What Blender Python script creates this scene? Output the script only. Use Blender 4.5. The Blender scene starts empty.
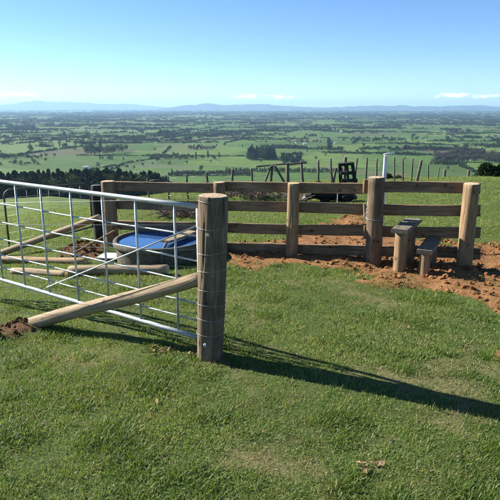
import bpy, math, random
import numpy as np
from mathutils import Vector, Euler

# ------------------------------------------------------------------ camera, world, sun, exposure
sc = bpy.context.scene
COL = sc.collection
F = 557.0                                   # focal length in pixels of the 500 px photograph
PITCH = math.atan((250 - 107.0) / F)
CAMH = 1.70
cd = bpy.data.cameras.new('camera')
cam = bpy.data.objects.new('camera', cd); COL.objects.link(cam)
cam.location = (0, 0, CAMH); cam.rotation_euler = (math.pi / 2 - PITCH, 0, 0)
cd.sensor_width = 36; cd.lens = 36 * F / 500; cd.clip_start = 0.05; cd.clip_end = 200000
sc.camera = cam

SUN_AZ, SUN_EL = math.radians(-65), math.radians(30)      # azimuth from +Y towards +X
w = bpy.data.worlds.new('World'); sc.world = w; w.use_nodes = True
wn, wl = w.node_tree.nodes, w.node_tree.links
wn.clear()
wo = wn.new('ShaderNodeOutputWorld'); bg = wn.new('ShaderNodeBackground')
bg.inputs['Strength'].default_value = 0.069
sky = wn.new('ShaderNodeTexSky'); sky.sky_type = 'NISHITA'; sky.sun_disc = False
sky.sun_elevation = SUN_EL; sky.sun_rotation = SUN_AZ
sky.altitude = 150; sky.air_density = 0.6; sky.dust_density = 0.0; sky.ozone_density = 3.5


def wmath(op, a, b=None, c=None):
    n = wn.new('ShaderNodeMath'); n.operation = op
    for i, v in enumerate((a, b, c)):
        if v is None: continue
        if isinstance(v, (int, float)): n.inputs[i].default_value = v
        else: wl.new(v, n.inputs[i])
    return n.outputs[0]


# small fair-weather clouds strung along the horizon all the way round
tc = wn.new('ShaderNodeTexCoord'); sp = wn.new('ShaderNodeSeparateXYZ')
wl.new(tc.outputs['Generated'], sp.inputs[0])
az = wmath('ARCTAN2', sp.outputs[0], sp.outputs[1]); el = wmath('ARCSINE', sp.outputs[2])
nz = wn.new('ShaderNodeTexNoise'); nz.inputs['Scale'].default_value = 75; nz.inputs['Detail'].default_value = 5
mpn = wn.new('ShaderNodeMapping'); mpn.inputs['Scale'].default_value = (1, 1, 2.3)
wl.new(tc.outputs['Generated'], mpn.inputs[0]); wl.new(mpn.outputs[0], nz.inputs['Vector'])
CLOUDS = [(-0.385, 0.0205, 0.040, 0.0068), (-0.43, 0.0165, 0.05, 0.004), (-0.005, 0.0180, 0.036, 0.0060), (0.052, 0.0170, 0.026, 0.0050),
          (0.335, 0.0182, 0.030, 0.0062), (0.385, 0.0165, 0.034, 0.0046),
          (0.80, 0.021, 0.05, 0.007), (1.35, 0.018, 0.06, 0.006), (2.0, 0.022, 0.05, 0.007), (2.8, 0.019, 0.06, 0.007),
          (-0.9, 0.020, 0.05, 0.006), (-1.5, 0.019, 0.05, 0.006), (-2.1, 0.021, 0.06, 0.007), (-2.75, 0.018, 0.05, 0.006)]
mask = None
for a0, e0, ww, hh in CLOUDS:
    dx = wmath('DIVIDE', wmath('SUBTRACT', az, a0), ww); dy = wmath('DIVIDE', wmath('SUBTRACT', el, e0), hh)
    m = wmath('SUBTRACT', 1.0, wmath('SQRT', wmath('ADD', wmath('MULTIPLY', dx, dx), wmath('MULTIPLY', dy, dy))))
    mask = m if mask is None else wmath('MAXIMUM', mask, m)
dens = wmath('ADD', mask, wmath('MULTIPLY', wmath('SUBTRACT', nz.outputs[0], 0.52), 3.2))
mr = wn.new('ShaderNodeMapRange'); mr.interpolation_type = 'SMOOTHSTEP'
mr.inputs['From Min'].default_value = 0.15; mr.inputs['From Max'].default_value = 1.0
mr.inputs['To Max'].default_value = 0.8
wl.new(dens, mr.inputs[0])
gate_ = wmath('MULTIPLY', mr.outputs[0], wmath('MINIMUM', wmath('MULTIPLY', wmath('MAXIMUM', wmath('ADD', mask, 0.25), 0.0), 3.0), 1.0))
mx = wn.new('ShaderNodeMix'); mx.data_type = 'RGBA'
hs = wn.new('ShaderNodeHueSaturation'); hs.inputs['Saturation'].default_value = 1.10; hs.inputs['Hue'].default_value = 0.499; wl.new(sky.outputs[0], hs.inputs['Color'])
wl.new(gate_, mx.inputs[0]); wl.new(hs.outputs[0], mx.inputs[6]); mx.inputs[7].default_value = (15, 15.1, 15.2, 1)
wl.new(mx.outputs[2], bg.inputs['Color']); wl.new(bg.outputs[0], wo.inputs[0])

sd = bpy.data.lights.new('sun', 'SUN'); sd.energy = 5.0; sd.angle = math.radians(0.5); sd.color = (1.0, 0.94, 0.84)
so = bpy.data.objects.new('sun', sd); COL.objects.link(so)
S = Vector((math.sin(SUN_AZ) * math.cos(SUN_EL), math.cos(SUN_AZ) * math.cos(SUN_EL), math.sin(SUN_EL)))
so.rotation_euler = S.to_track_quat('Z', 'Y').to_euler(); so.location = S * 50
sc.view_settings.view_transform = 'Standard'; sc.view_settings.look = 'None'
sc.view_settings.gamma = 1; sc.view_settings.exposure = 1.45
sc.cycles.max_bounces = 4; sc.cycles.diffuse_bounces = 2; sc.cycles.glossy_bounces = 2
sc.cycles.transmission_bounces = 2; sc.cycles.volume_bounces = 0; sc.cycles.transparent_max_bounces = 6
sc.cycles.use_light_tree = False; sc.cycles.use_adaptive_sampling = True; sc.cycles.adaptive_threshold = 0.03; sc.cycles.caustics_reflective = False; sc.cycles.caustics_refractive = False

rnd = random.Random(7)
rng = np.random.default_rng(7)


# ------------------------------------------------------------------ noise and terrain
def _h(ix, iy, seed):
    n = (ix.astype(np.int64) * 374761393 + iy.astype(np.int64) * 668265263 + seed * 982451653) & 0x7fffffff
    n = ((n ^ (n >> 13)) * 1274126177) & 0x7fffffff
    return ((n ^ (n >> 16)) & 0xffff) / 65535.0


def vnoise(x, y, seed=0):
    x = np.asarray(x, float); y = np.asarray(y, float)
    ix, iy = np.floor(x), np.floor(y); fx, fy = x - ix, y - iy
    fx = fx * fx * (3 - 2 * fx); fy = fy * fy * (3 - 2 * fy)
    a = _h(ix, iy, seed); b = _h(ix + 1, iy, seed); c = _h(ix, iy + 1, seed); d = _h(ix + 1, iy + 1, seed)
    return (a * (1 - fx) + b * fx) * (1 - fy) + (c * (1 - fx) + d * fx) * fy


def fbm(x, y, seed=0, oct=4):
    s, a, t = 0.0, 1.0, 0.0
    for o in range(oct):
        s = s + a * (vnoise(x * 2 ** o, y * 2 ** o, seed + o * 17) - 0.5); t += a; a *= 0.5
    return s / t * 2


def sstep(a, b, x):
    t = np.clip((x - a) / (b - a), 0, 1); return t * t * (3 - 2 * t)


def ground0(x, y):
    """Hilltop rounding over into a valley slope, then the plain 130 m below."""
    x = np.asarray(x, float); y = np.asarray(y, float)
    r = np.hypot(x, y); a = np.degrees(np.arctan2(x, y))
    b = np.interp(a, [-180, -60, -32, -24, -14, 0, 23, 45, 180], [.0036, .0072, .0072, .0066, .0037, .0026, .0018, .0017, .0036])
    cap = np.interp(a, [-180, -40, -20, -10, 4, 180], [.15, .15, .15, .18, .3, .15])
    r1 = cap / (2 * b)
    z = np.where(r < r1, -b * r * r, -b * r1 * r1 - cap * (r - r1))
    amp = sstep(40, 400, r)
    z = z + amp * 5 * fbm(x / 170, y / 170, 5) + sstep(8, 60, r) * .35 * fbm(x / 14, y / 14, 9)
    plain = -130 + 3.5 * fbm(x / 900, y / 900, 21, 3) * sstep(300, 1500, r)
    k = 14.0
    d = np.clip((z - plain) / k, -40, 40)
    z = plain + k * np.log1p(np.exp(d))
    z0 = -130 + k * np.log1p(math.exp(130 / k))
    z = z - z0 * (r < 60) * 0
    return z


def ray(px, py):
    u = (px - 250) / F; v = (py - 250) / F
    return np.array([u, math.cos(PITCH) - v * math.sin(PITCH), -math.sin(PITCH) - v * math.cos(PITCH)])


def at_y(px, py, y):
    d = ray(px, py); t = y / d[1]
    return Vector((d[0] * t, y, CAMH + d[2] * t))


def hit(px, py, far=40000):
    """where the sight line through a pixel meets the ground"""
    d = ray(px, py); t = np.geomspace(1.2, far, 6000)
    X, Y, Z = d[0] * t, d[1] * t, CAMH + d[2] * t
    k = int(np.argmax(Z < ground0(X, Y)))
    if k == 0: k = 5999
    lo, hi = t[k - 1], t[k]
    for _ in range(20):
        m = (lo + hi) / 2
        if CAMH + d[2] * m < ground0(d[0] * m, d[1] * m): hi = m
        else: lo = m
    return d[0] * hi, d[1] * hi


POLY = {
    'stile': [(226, 267), (232, 247), (300, 239), (330, 217), (366, 214), (374, 232), (420, 240), (465, 243), (500, 246), (530, 250),
              (530, 320), (500, 311), (470, 303), (440, 296), (400, 287), (370, 281), (345, 272), (312, 265), (262, 266)],
    'foot': [(-30, 319), (6, 320), (24, 322), (38, 330), (30, 337), (10, 342), (-30, 348)],
    'bank': [(58, 257), (70, 246), (98, 242), (108, 252), (104, 262), (70, 263)],
    'bare': [(478, 357), (520, 352), (520, 366), (490, 364)],
}
POLYG = {k: np.array([hit(*p) for p in v]) for k, v in POLY.items()}


def sdist(x, y, P):
    """signed distance to a polygon, positive inside"""
    x = np.asarray(x, float); y = np.asarray(y, float)
    d = np.full(x.shape, 1e9); ins = np.zeros(x.shape, bool); n = len(P)
    for i in range(n):
        a, b = P[i], P[(i + 1) % n]; e = b - a
        t = np.clip(((x - a[0]) * e[0] + (y - a[1]) * e[1]) / (e @ e), 0, 1)
        d = np.minimum(d, np.hypot(x - a[0] - t * e[0], y - a[1] - t * e[1]))
        c = (a[1] > y) != (b[1] > y)
        with np.errstate(divide='ignore', invalid='ignore'):
            xx = a[0] + (y - a[1]) / (b[1] - a[1] if b[1] != a[1] else 1e-9) * (b[0] - a[0])
        ins ^= c & (x < xx)
    return np.where(ins, d, -d)


def soil_mask(x, y):
    x = np.asarray(x, float); y = np.asarray(y, float)
    m = np.zeros(x.shape); near = np.hypot(x, y) < 16
    if near.any():
        X, Y = x[near], y[near]; n = fbm(X / .45, Y / .45, 31, 4) * .38 + fbm(X / .09, Y / .09, 37, 2) * .14
        v = np.zeros(X.shape)
        for k, P in POLYG.items():
            wd = .10 if k in ('foot', 'bare') else .16
            v = np.maximum(v, sstep(-wd, wd, sdist(X, Y, P) + n * (.5 if k != 'stile' else 1) - (.04 if k == 'bare' else 0)))
        m[near] = v
    return m


def worn_mask(x, y):
    return sstep(.16, .62, -fbm(x / .62, y / .62, 67, 4) + .35 * fbm(x / .10, y / .10, 69, 2) + .14 * sstep(.2, 2.5, x)) * (1 - sstep(5.6, 6.6, y)) * (1 - sstep(-.5, -1.6, x) * .5)


FOOT = hit(36, 329); BANK = hit(84, 254); BRUSH = hit(250, 203)


def ground(x, y):
    x = np.asarray(x, float); y = np.asarray(y, float)
    z = ground0(x, y); r = np.hypot(x, y)
    z = z + .022 * fbm(x / .9, y / .9, 3, 3) * (1 - sstep(20, 60, r)) * sstep(.3, 1.5, r)
    s = soil_mask(x, y)
    z = z + s * (.02 + .07 * fbm(x / .30, y / .30, 71, 4))
    z = z + .07 * np.exp(-(((x - FOOT[0] + .12) / .28) ** 2 + ((y - FOOT[1] - .02) / .16) ** 2))
    z = z + .16 * np.exp(-(((x - BANK[0]) / .42) ** 2 + ((y - BANK[1]) / .2) ** 2))
    z = z + .20 * np.exp(-(((x - BRUSH[0]) / .9) ** 2 + ((y - BRUSH[1]) / .45) ** 2))
    return z


def gz(x, y): return float(ground(np.array([x]), np.array([y]))[0])


# ------------------------------------------------------------------ helpers for materials
def mat(name):
    m = bpy.data.materials.new(name); m.use_nodes = True
    nt = m.node_tree; nt.nodes.clear()
    out = nt.nodes.new('ShaderNodeOutputMaterial')
    return m, nt, out


class NB:
    def __init__(s, nt): s.nt = nt

    def n(s, t, **kw):
        nd = s.nt.nodes.new(t)
        for k, v in kw.items():
            if k.startswith('i_'):
                key = k[2:]; key = int(key) if key.isdigit() else key.replace('_', ' ')
                if hasattr(v, 'is_output') or isinstance(v, bpy.types.NodeSocket): s.nt.links.new(v, nd.inputs[key])
                else: nd.inputs[key].default_value = v
            else: setattr(nd, k, v)
        return nd

    def math(s, op, a, b=None, clamp=False):
        nd = s.n('ShaderNodeMath', operation=op); nd.use_clamp = clamp
        for i, v in enumerate((a, b)):
            if v is None: continue
            if isinstance(v, (int, float)): nd.inputs[i].default_value = v
            else: s.nt.links.new(v, nd.inputs[i])
        return nd.outputs[0]

    def mix(s, f, a, b, mode='MIX'):
        nd = s.n('ShaderNodeMix', data_type='RGBA', blend_type=mode)
        for k, v in ((0, f), (6, a), (7, b)):
            if isinstance(v, (int, float)): nd.inputs[k].default_value = v
            elif isinstance(v, tuple): nd.inputs[k].default_value = (*v[:3], 1)
            else: s.nt.links.new(v, nd.inputs[k])
        return nd.outputs[2]

    def noise(s, vec, scale, detail=4, rough=.55, dist=0.0):
        nd = s.n('ShaderNodeTexNoise'); nd.inputs['Scale'].default_value = scale
        nd.inputs['Detail'].default_value = detail; nd.inputs['Roughness'].default_value = rough
        nd.inputs['Distortion'].default_value = dist
        if vec is not None: s.nt.links.new(vec, nd.inputs['Vector'])
        return nd.outputs[0]

    def ramp(s, fac, stops):
        nd = s.n('ShaderNodeValToRGB'); e = nd.color_ramp.elements
        while len(e) > 1: e.remove(e[-1])
        for i, (p, c) in enumerate(stops):
            q = e[0] if i == 0 else e.new(p)
            q.position = p; q.color = (*c, 1) if len(c) == 3 else c
        s.nt.links.new(fac, nd.inputs[0]); return nd.outputs[0]

    def rng(s, v, a, b, c=0.0, d=1.0):
        nd = s.n('ShaderNodeMapRange'); s.nt.links.new(v, nd.inputs[0])
        for i, q in enumerate((a, b, c, d)): nd.inputs[i + 1].default_value = q
        return nd.outputs[0]

    def link(s, a, b): s.nt.links.new(a, b)


def wood(name, dark, mid, light, bump=.5, rough=.85, streak=1.0, grey=0.0):
    m, nt, out = mat(name); b = NB(nt)
    at = b.n('ShaderNodeAttribute', attribute_name='gr')
    mp = b.n('ShaderNodeMapping', i_Vector=at.outputs['Vector']); mp.inputs['Scale'].default_value = (1, 1, .05)
    g1 = b.noise(mp.outputs[0], 95, 5, .62)
    mp2 = b.n('ShaderNodeMapping', i_Vector=at.outputs['Vector']); mp2.inputs['Scale'].default_value = (1, 1, .16)
    g2 = b.noise(mp2.outputs[0], 16, 4, .6, .4)
    big = b.noise(at.outputs['Vector'], 3.5, 4, .6)
    kn = b.n('ShaderNodeTexVoronoi', i_Vector=at.outputs['Vector']); kn.inputs['Scale'].default_value = 7.0
    knot = b.rng(kn.outputs['Distance'], .06, .20, 1, 0)
    f = b.math('ADD', b.math('MULTIPLY', g1, .55), b.math('MULTIPLY', g2, .45))
    c = b.ramp(f, [(.28, dark), (.5, mid), (.72, light)])
    st = b.rng(big, .42, .68, 0, .55 * streak)
    c = b.mix(st, c, dark)
    c = b.mix(b.rng(g2, .55, .8, 0, .35), c, tuple(x * .85 + .02 for x in light))
    c = b.mix(b.math('MULTIPLY', knot, .8), c, tuple(x * .55 for x in dark))
    crack = b.noise(mp.outputs[0], 42, 3, .5); cr = b.rng(crack, .30, .37, 1, 0)
    c = b.mix(b.math('MULTIPLY', cr, .7), c, tuple(x * .35 for x in dark))
    if grey: c = b.mix(grey, c, (.24, .22, .19))
    bs = b.n('ShaderNodeBsdfPrincipled', i_Base_Color=c); bs.inputs['Roughness'].default_value = rough
    bs.inputs['Specular IOR Level'].default_value = .25
    cp = b.n('ShaderNodeAttribute', attribute_name='cap').outputs['Fac']
    sepg = b.n('ShaderNodeSeparateXYZ', i_0=at.outputs['Vector']); wv = b.n('ShaderNodeTexNoise', i_Vector=at.outputs['Vector']); wv.inputs['Scale'].default_value = 60
    endc = b.mix(b.rng(wv.outputs[0], .35, .65), tuple(x * .75 for x in light), tuple(min(1, x * 1.5 + .03) for x in light))
    b.link(b.mix(cp, c, endc), bs.inputs['Base Color'])
    h = b.math('SUBTRACT', f, b.math('MULTIPLY', cr, .55))
    bp = b.n('ShaderNodeBump', i_Height=h); bp.inputs['Strength'].default_value = bump; bp.inputs['Distance'].default_value = .012
    b.link(bp.outputs[0], bs.inputs['Normal']); b.link(bs.outputs[0], out.inputs[0])
    return m


def plain_mat(name, col, rough=.6, metal=0.0, var=.25, scale=20, bump=.1, spec=.5, wear=None):
    m, nt, out = mat(name); b = NB(nt)
    tcn = b.n('ShaderNodeTexCoord'); n = b.noise(tcn.outputs['Object'], scale, 5, .6)
    c = b.mix(b.rng(n, .3, .7), tuple(x * (1 - var) for x in col), tuple(min(1, x * (1 + var)) for x in col))
    if wear: c = b.mix(b.rng(b.noise(tcn.outputs['Object'], scale * .35, 5, .65), .52, .66), c, wear)
    bs = b.n('ShaderNodeBsdfPrincipled', i_Base_Color=c)
    bs.inputs['Metallic'].default_value = metal; bs.inputs['Specular IOR Level'].default_value = spec
    b.link(b.rng(n, .2, .8, rough - .08, min(1, rough + .1)), bs.inputs['Roughness'])
    bp = b.n('ShaderNodeBump', i_Height=n); bp.inputs['Strength'].default_value = bump; bp.inputs['Distance'].default_value = .01
    b.link(bp.outputs[0], bs.inputs['Normal']); b.link(bs.outputs[0], out.inputs[0])
    return m


M = {}
M['post'] = wood('weathered_post', (.062, .043, .027), (.165, .118, .074), (.36, .27, .175), 1.0)
M['rail'] = wood('brown_rail', (.095, .062, .036), (.245, .160, .090), (.41, .285, .175), .8)
M['pale'] = wood('pale_pole', (.15, .105, .062), (.31, .232, .142), (.46, .36, .235), .5, streak=.5)
M['new'] = wood('new_pine', (.13, .083, .042), (.27, .180, .096), (.44, .31, .175), .4, streak=.5)
M['tread'] = wood('grey_tread', (.075, .062, .046), (.17, .145, .11), (.28, .25, .20), .6)
M['dark'] = wood('dark_timber', (.012, .014, .011), (.032, .036, .028), (.07, .075, .06), .6)
M['far_post'] = wood('grey_post', (.06, .05, .038), (.15, .125, .098), (.27, .235, .19), .6)
M['galv'] = plain_mat('galvanised_steel', (.42, .45, .44), .45, .2, .12, 60, .05)
M['wire'] = plain_mat('fence_wire', (.30, .31, .31), .45, .4, .15, 80, .0)
M['rust'] = plain_mat('rusty_pipe', (.10, .095, .085), .6, .4, .3, 40, .2, wear=(.16, .08, .045))
M['concrete'] = plain_mat('trough_concrete', (.12, .105, .08), .9, 0, .35, 24, .5, .2, wear=(.07, .075, .055))
M['white_paint'] = plain_mat('white_paint', (.72, .73, .74), .5, 0, .08, 15, .1, wear=(.50, .49, .46))
M['black_poly'] = plain_mat('black_polythene', (.012, .012, .013), .5, 0, .3, 20, .1)
M['sheet'] = plain_mat('pale_sheet', (.50, .50, .49), .6, 0, .2, 14, .2, wear=(.28, .25, .2))
M['bark'] = plain_mat('bark', (.10, .08, .06), .9, 0, .4, 12, .5, .2)
M['house_wall'] = plain_mat('house_wall', (.70, .68, .64), .8, 0, .1, .5, 0)
M['house_roof'] = plain_mat('house_roof', (.34, .20, .17), .7, 0, .15, .5, 0)
M['leaf_dead'] = plain_mat('dead_leaf', (.24, .16, .085), .8, 0, .5, 25, .2, .2)
M['brushwood'] = plain_mat('brushwood', (.17, .13, .10), .9, 0, .4, 8, .3, .2)


def water_mat():
    m, nt, out = mat('trough_water_sky_tint'); b = NB(nt)
    tcn = b.n('ShaderNodeTexCoord'); n = b.noise(tcn.outputs['Object'], 7, 3, .5)
    bs = b.n('ShaderNodeBsdfPrincipled'); bs.inputs['Base Color'].default_value = (.03, .09, .25, 1)  # blue base colour paints in part of the sky's reflection
    bs.inputs['Roughness'].default_value = .03; bs.inputs['IOR'].default_value = 1.6
    bp = b.n('ShaderNodeBump', i_Height=n); bp.inputs['Strength'].default_value = .14; bp.inputs['Distance'].default_value = .02
    b.link(bp.outputs[0], bs.inputs['Normal']); b.link(bs.outputs[0], out.inputs[0]); return m


M['water'] = water_mat()


def leaf_mat(name, c1, c2, c3=None, trans=.35, rough=.6, spec=.25, wave=0, attr=None):
    """foliage: per-instance and patchy colour, some light passing through"""
    m, nt, out = mat(name); b = NB(nt)
    oi = b.n('ShaderNodeObjectInfo'); geo = b.n('ShaderNodeNewGeometry')
    c = b.mix(oi.outputs['Random'], c1, c2)
    c = b.mix(b.math('MULTIPLY', geo.outputs['Random Per Island'], .7), c, c3 or c1)
    if wave:
        n1 = b.noise(geo.outputs['Position'], wave, 4, .6)
        c = b.mix(b.rng(n1, .42, .68, 0, .65), c, (c1[0] * .5, c1[1] * .66, c1[2] * .55))
        n0 = b.noise(geo.outputs['Position'], wave * 7, 3, .6); c = b.mix(b.rng(n0, .5, .72, 0, .5), c, (.23, .275, .085))
        n2 = b.noise(geo.outputs['Position'], wave * .45, 3, .6)
        c = b.mix(b.rng(n2, .50, .70, 0, .5), c, (.175, .215, .055))
    if attr:
        at = b.n('ShaderNodeAttribute', attribute_name=attr)
        c = b.mix(b.rng(at.outputs['Fac'], 0, .4, .4, 0), c, (.22, .22, .085))
    bs = b.n('ShaderNodeBsdfPrincipled', i_Base_Color=c); bs.inputs['Roughness'].default_value = rough
    bs.inputs['Specular IOR Level'].default_value = spec
    if trans:
        tr = b.n('ShaderNodeBsdfTranslucent', i_Color=b.mix(1.0, c, (1.25, 1.2, .6), 'MULTIPLY'))
        ms = b.n('ShaderNodeMixShader', i_1=bs.outputs[0], i_2=tr.outputs[0]); ms.inputs[0].default_value = trans
        b.link(ms.outputs[0], out.inputs[0])
    else: b.link(bs.outputs[0], out.inputs[0])
    return m


M['grass'] = leaf_mat('grass_blade', (.112, .215, .034), (.178, .268, .050), (.31, .37, .135), .46, .5, .35, 1.1, 't')
M['lush'] = leaf_mat('lush_blade', (.070, .140, .020), (.100, .168, .026), (.17, .23, .055), .44, .5, .35, 0, 't')
M['dry'] = leaf_mat('dry_blade', (.34, .28, .13), (.42, .36, .19), (.26, .22, .10), .3, .6, .3)
M['weed'] = leaf_mat('weed_leaf', (.05, .10, .022), (.07, .125, .03), (.09, .14, .04), .3, .45, .4)
M['tree'] = leaf_mat('broadleaf_foliage', (.018, .036, .011), (.033, .053, .017), (.046, .062, .022), .2, .8, .1)
M['pine'] = leaf_mat('conifer_foliage', (.008, .020, .009), (.015, .030, .012), (.023, .038, .016), .1, .9, .05)
M['bare'] = leaf_mat('bare_twigs', (.052, .038, .028), (.070, .050, .036), (.046, .046, .026), .1)


def ground_mat():
    m, nt, out = mat('ground'); b = NB(nt)
    geo = b.n('ShaderNodeNewGeometry'); P = geo.outputs['Position']
    worn = b.n('ShaderNodeAttribute', attribute_name='worn').outputs['Fac']
    so_ = b.n('ShaderNodeAttribute', attribute_name='soil').outputs['Fac']
    pl = b.n('ShaderNodeAttribute', attribute_name='plain').outputs['Fac']
    fr = b.n('ShaderNodeAttribute', attribute_name='far').outputs['Fac']
    # turf of the hilltop
    n1 = b.noise(P, 55, 5, .65); n2 = b.noise(P, 3.2, 4, .6)
    turf = b.ramp(n1, [(.3, (.028, .050, .012)), (.52, (.066, .108, .025)), (.74, (.17, .175, .065))])
    turf = b.mix(b.rng(n2, .45, .7, 0, .5), turf, (.10, .085, .042))
    turf = b.mix(b.math('MULTIPLY', worn, b.rng(n1, .3, .6)), turf, (.20, .175, .085))
    # the grassy slope farther out, where blades are no longer told apart
    n3 = b.noise(P, .35, 5, .6); n4 = b.noise(P, .03, 4, .55); n5 = b.noise(P, 2.6, 5, .7)
    slope = b.ramp(b.math('ADD', b.math('MULTIPLY', n3, .5), b.math('MULTIPLY', n5, .5)), [(.36, (.045, .080, .016)), (.5, (.105, .155, .034)), (.64, (.165, .21, .058))])
    slope = b.mix(b.rng(n4, .45, .65, 0, .5), slope, (.14, .175, .05))
    n6 = b.noise(P, .16, 6, .72); slope = b.mix(b.rng(n6, .46, .60, 0, .7), slope, (.040, .070, .016))
    n7 = b.noise(P, .9, 5, .7); slope = b.mix(b.rng(n7, .55, .68, 0, .6), slope, (.17, .175, .06))
    c = b.mix(fr, turf, slope)
    # paddocks of the plain
    rot = b.n('ShaderNodeMapping', i_Vector=P); rot.inputs['Rotation'].default_value = (0, 0, .32); rot.inputs['Scale'].default_value = (1, .72, 0)
    wv = b.n('ShaderNodeTexNoise', i_Vector=rot.outputs[0]); wv.inputs['Scale'].default_value = .0013
    wrp = b.n('ShaderNodeVectorMath', operation='MULTIPLY_ADD', i_0=wv.outputs['Color'], i_1=(420, 420, 0), i_2=rot.outputs[0])
    vo = b.n('ShaderNodeTexVoronoi', i_Vector=wrp.outputs[0], distance='CHEBYCHEV'); vo.inputs['Scale'].default_value = .0046; vo.inputs['Randomness'].default_value = .75
    sepc = b.n('ShaderNodeSeparateColor', i_Color=vo.outputs['Color'])
    fld = b.ramp(sepc.outputs[0], [(0, (.046, .090, .018)), (.28, (.074, .140, .026)), (.5, (.056, .104, .021)), (.68, (.098, .165, .031)), (.88, (.11, .155, .042)), (.97, (.10, .10, .045)), (.995, (.09, .075, .045))])
    for e in nt.nodes[-1:]: pass
    nf = b.noise(P, .018, 5, .65)
    fld = b.mix(b.rng(nf, .35, .7, 0, .45), fld, (.030, .050, .015))
    # lanes and bare ground along some boundaries
    vo2 = b.n('ShaderNodeTexVoronoi', i_Vector=wrp.outputs[0], feature='DISTANCE_TO_EDGE'); vo2.inputs['Scale'].default_value = .0016
    fld = b.mix(b.rng(vo2.outputs['Distance'], .004, .012, .55, 0), fld, (.11, .105, .08))
    c = b.mix(pl, c, fld)
    # bare clay
    s1 = b.noise(P, 9, 6, .68); s2 = b.noise(P, 70, 4, .7)
    clay = b.ramp(b.math('ADD', b.math('MULTIPLY', s1, .65), b.math('MULTIPLY', s2, .35)), [(.30, (.095, .044, .019)), (.5, (.245, .122, .052)), (.70, (.40, .235, .118))])
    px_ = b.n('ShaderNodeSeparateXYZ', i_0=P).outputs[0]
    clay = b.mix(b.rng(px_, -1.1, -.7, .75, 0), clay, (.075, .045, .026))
    edge = b.math('ADD', so_, b.math('MULTIPLY', b.math('SUBTRACT', b.noise(P, 14, 5, .7), .5), .7))
    c = b.mix(b.rng(edge, .38, .62), c, clay)
    bs = b.n('ShaderNodeBsdfPrincipled', i_Base_Color=c); bs.inputs['Roughness'].default_value = .95
    bs.inputs['Specular IOR Level'].default_value = .1
    hgt = b.math('ADD', b.math('MULTIPLY', s1, .6), b.math('MULTIPLY', s2, .4))
    bp = b.n('ShaderNodeBump', i_Height=hgt); bp.inputs['Strength'].default_value = .9; bp.inputs['Distance'].default_value = .05
    b.link(b.math('MULTIPLY', b.math('SUBTRACT', 1.0, pl), .9), bp.inputs['Strength'])
    b.link(bp.outputs[0], bs.inputs['Normal']); b.link(bs.outputs[0], out.inputs[0]); return m


M['ground'] = ground_mat()


def clod_mat():
    m, nt, out = mat('clay_clods'); b = NB(nt)
    oi = b.n('ShaderNodeObjectInfo'); geo = b.n('ShaderNodeNewGeometry')
    n = b.noise(geo.outputs['Position'], 60, 4, .7)
    c = b.mix(oi.outputs['Random'], (.17, .080, .032), (.35, .178, .080))
    c = b.mix(b.rng(n, .35, .65, 0, .6), c, (.11, .045, .018))
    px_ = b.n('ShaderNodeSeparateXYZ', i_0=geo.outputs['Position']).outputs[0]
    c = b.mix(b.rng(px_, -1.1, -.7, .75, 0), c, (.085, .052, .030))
    bs = b.n('ShaderNodeBsdfPrincipled', i_Base_Color=c); bs.inputs['Roughness'].default_value = 1; bs.inputs['Specular IOR Level'].default_value = .05
    bp = b.n('ShaderNodeBump', i_Height=n); bp.inputs['Strength'].default_value = .8; bp.inputs['Distance'].default_value = .01
    b.link(bp.outputs[0], bs.inputs['Normal']); b.link(bs.outputs[0], out.inputs[0]); return m


M['clod'] = clod_mat()


def hide_mat():
    m, nt, out = mat('black_white_hide'); b = NB(nt)
    tcn = b.n('ShaderNodeTexCoord'); n = b.noise(tcn.outputs['Object'], 3.4, 2, .4)
    sx = b.n('ShaderNodeSeparateXYZ', i_0=tcn.outputs['Object']); n = b.math('SUBTRACT', n, b.rng(sx.outputs[0], .1, .3, 0, .3)); n = b.math('ADD', n, b.rng(sx.outputs[0], -.72, -.58, .22, -.06))
    c = b.mix(b.rng(n, .60, .62), (.010, .009, .009), (.62, .56, .50))
    at = b.n('ShaderNodeAttribute', attribute_name='face')
    bs = b.n('ShaderNodeBsdfPrincipled', i_Base_Color=c); bs.inputs['Roughness'].default_value = .7; bs.inputs['Specular IOR Level'].default_value = .2
    b.link(bs.outputs[0], out.inputs[0]); return m


M['hide'] = hide_mat()


def hill_mat():
    m, nt, out = mat('far_hills'); b = NB(nt)
    geo = b.n('ShaderNodeNewGeometry'); n = b.noise(geo.outputs['Position'], .0012, 5, .6)
    c = b.ramp(n, [(.35, (.015, .028, .014)), (.55, (.03, .05, .02)), (.7, (.05, .07, .03))])
    bs = b.n('ShaderNodeBsdfPrincipled', i_Base_Color=c); bs.inputs['Roughness'].default_value = 1; bs.inputs['Specular IOR Level'].default_value = 0
    b.link(bs.outputs[0], out.inputs[0]); return m


M['hills'] = hill_mat()

# ------------------------------------------------------------------ helpers for objects
WLOC = {}


def tag(o, label=None, cat=None, group=None, kind=None):
    for k, v in (('label', label), ('category', cat), ('group', group), ('kind', kind)):
        if v: o[k] = v
    return o


def thing(name, loc, label, cat, group=None):
    o = bpy.data.objects.new(name, None); COL.objects.link(o); o.location = loc; o.empty_display_size = .1
    WLOC[o.name] = Vector(loc); return tag(o, label, cat, group)


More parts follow.
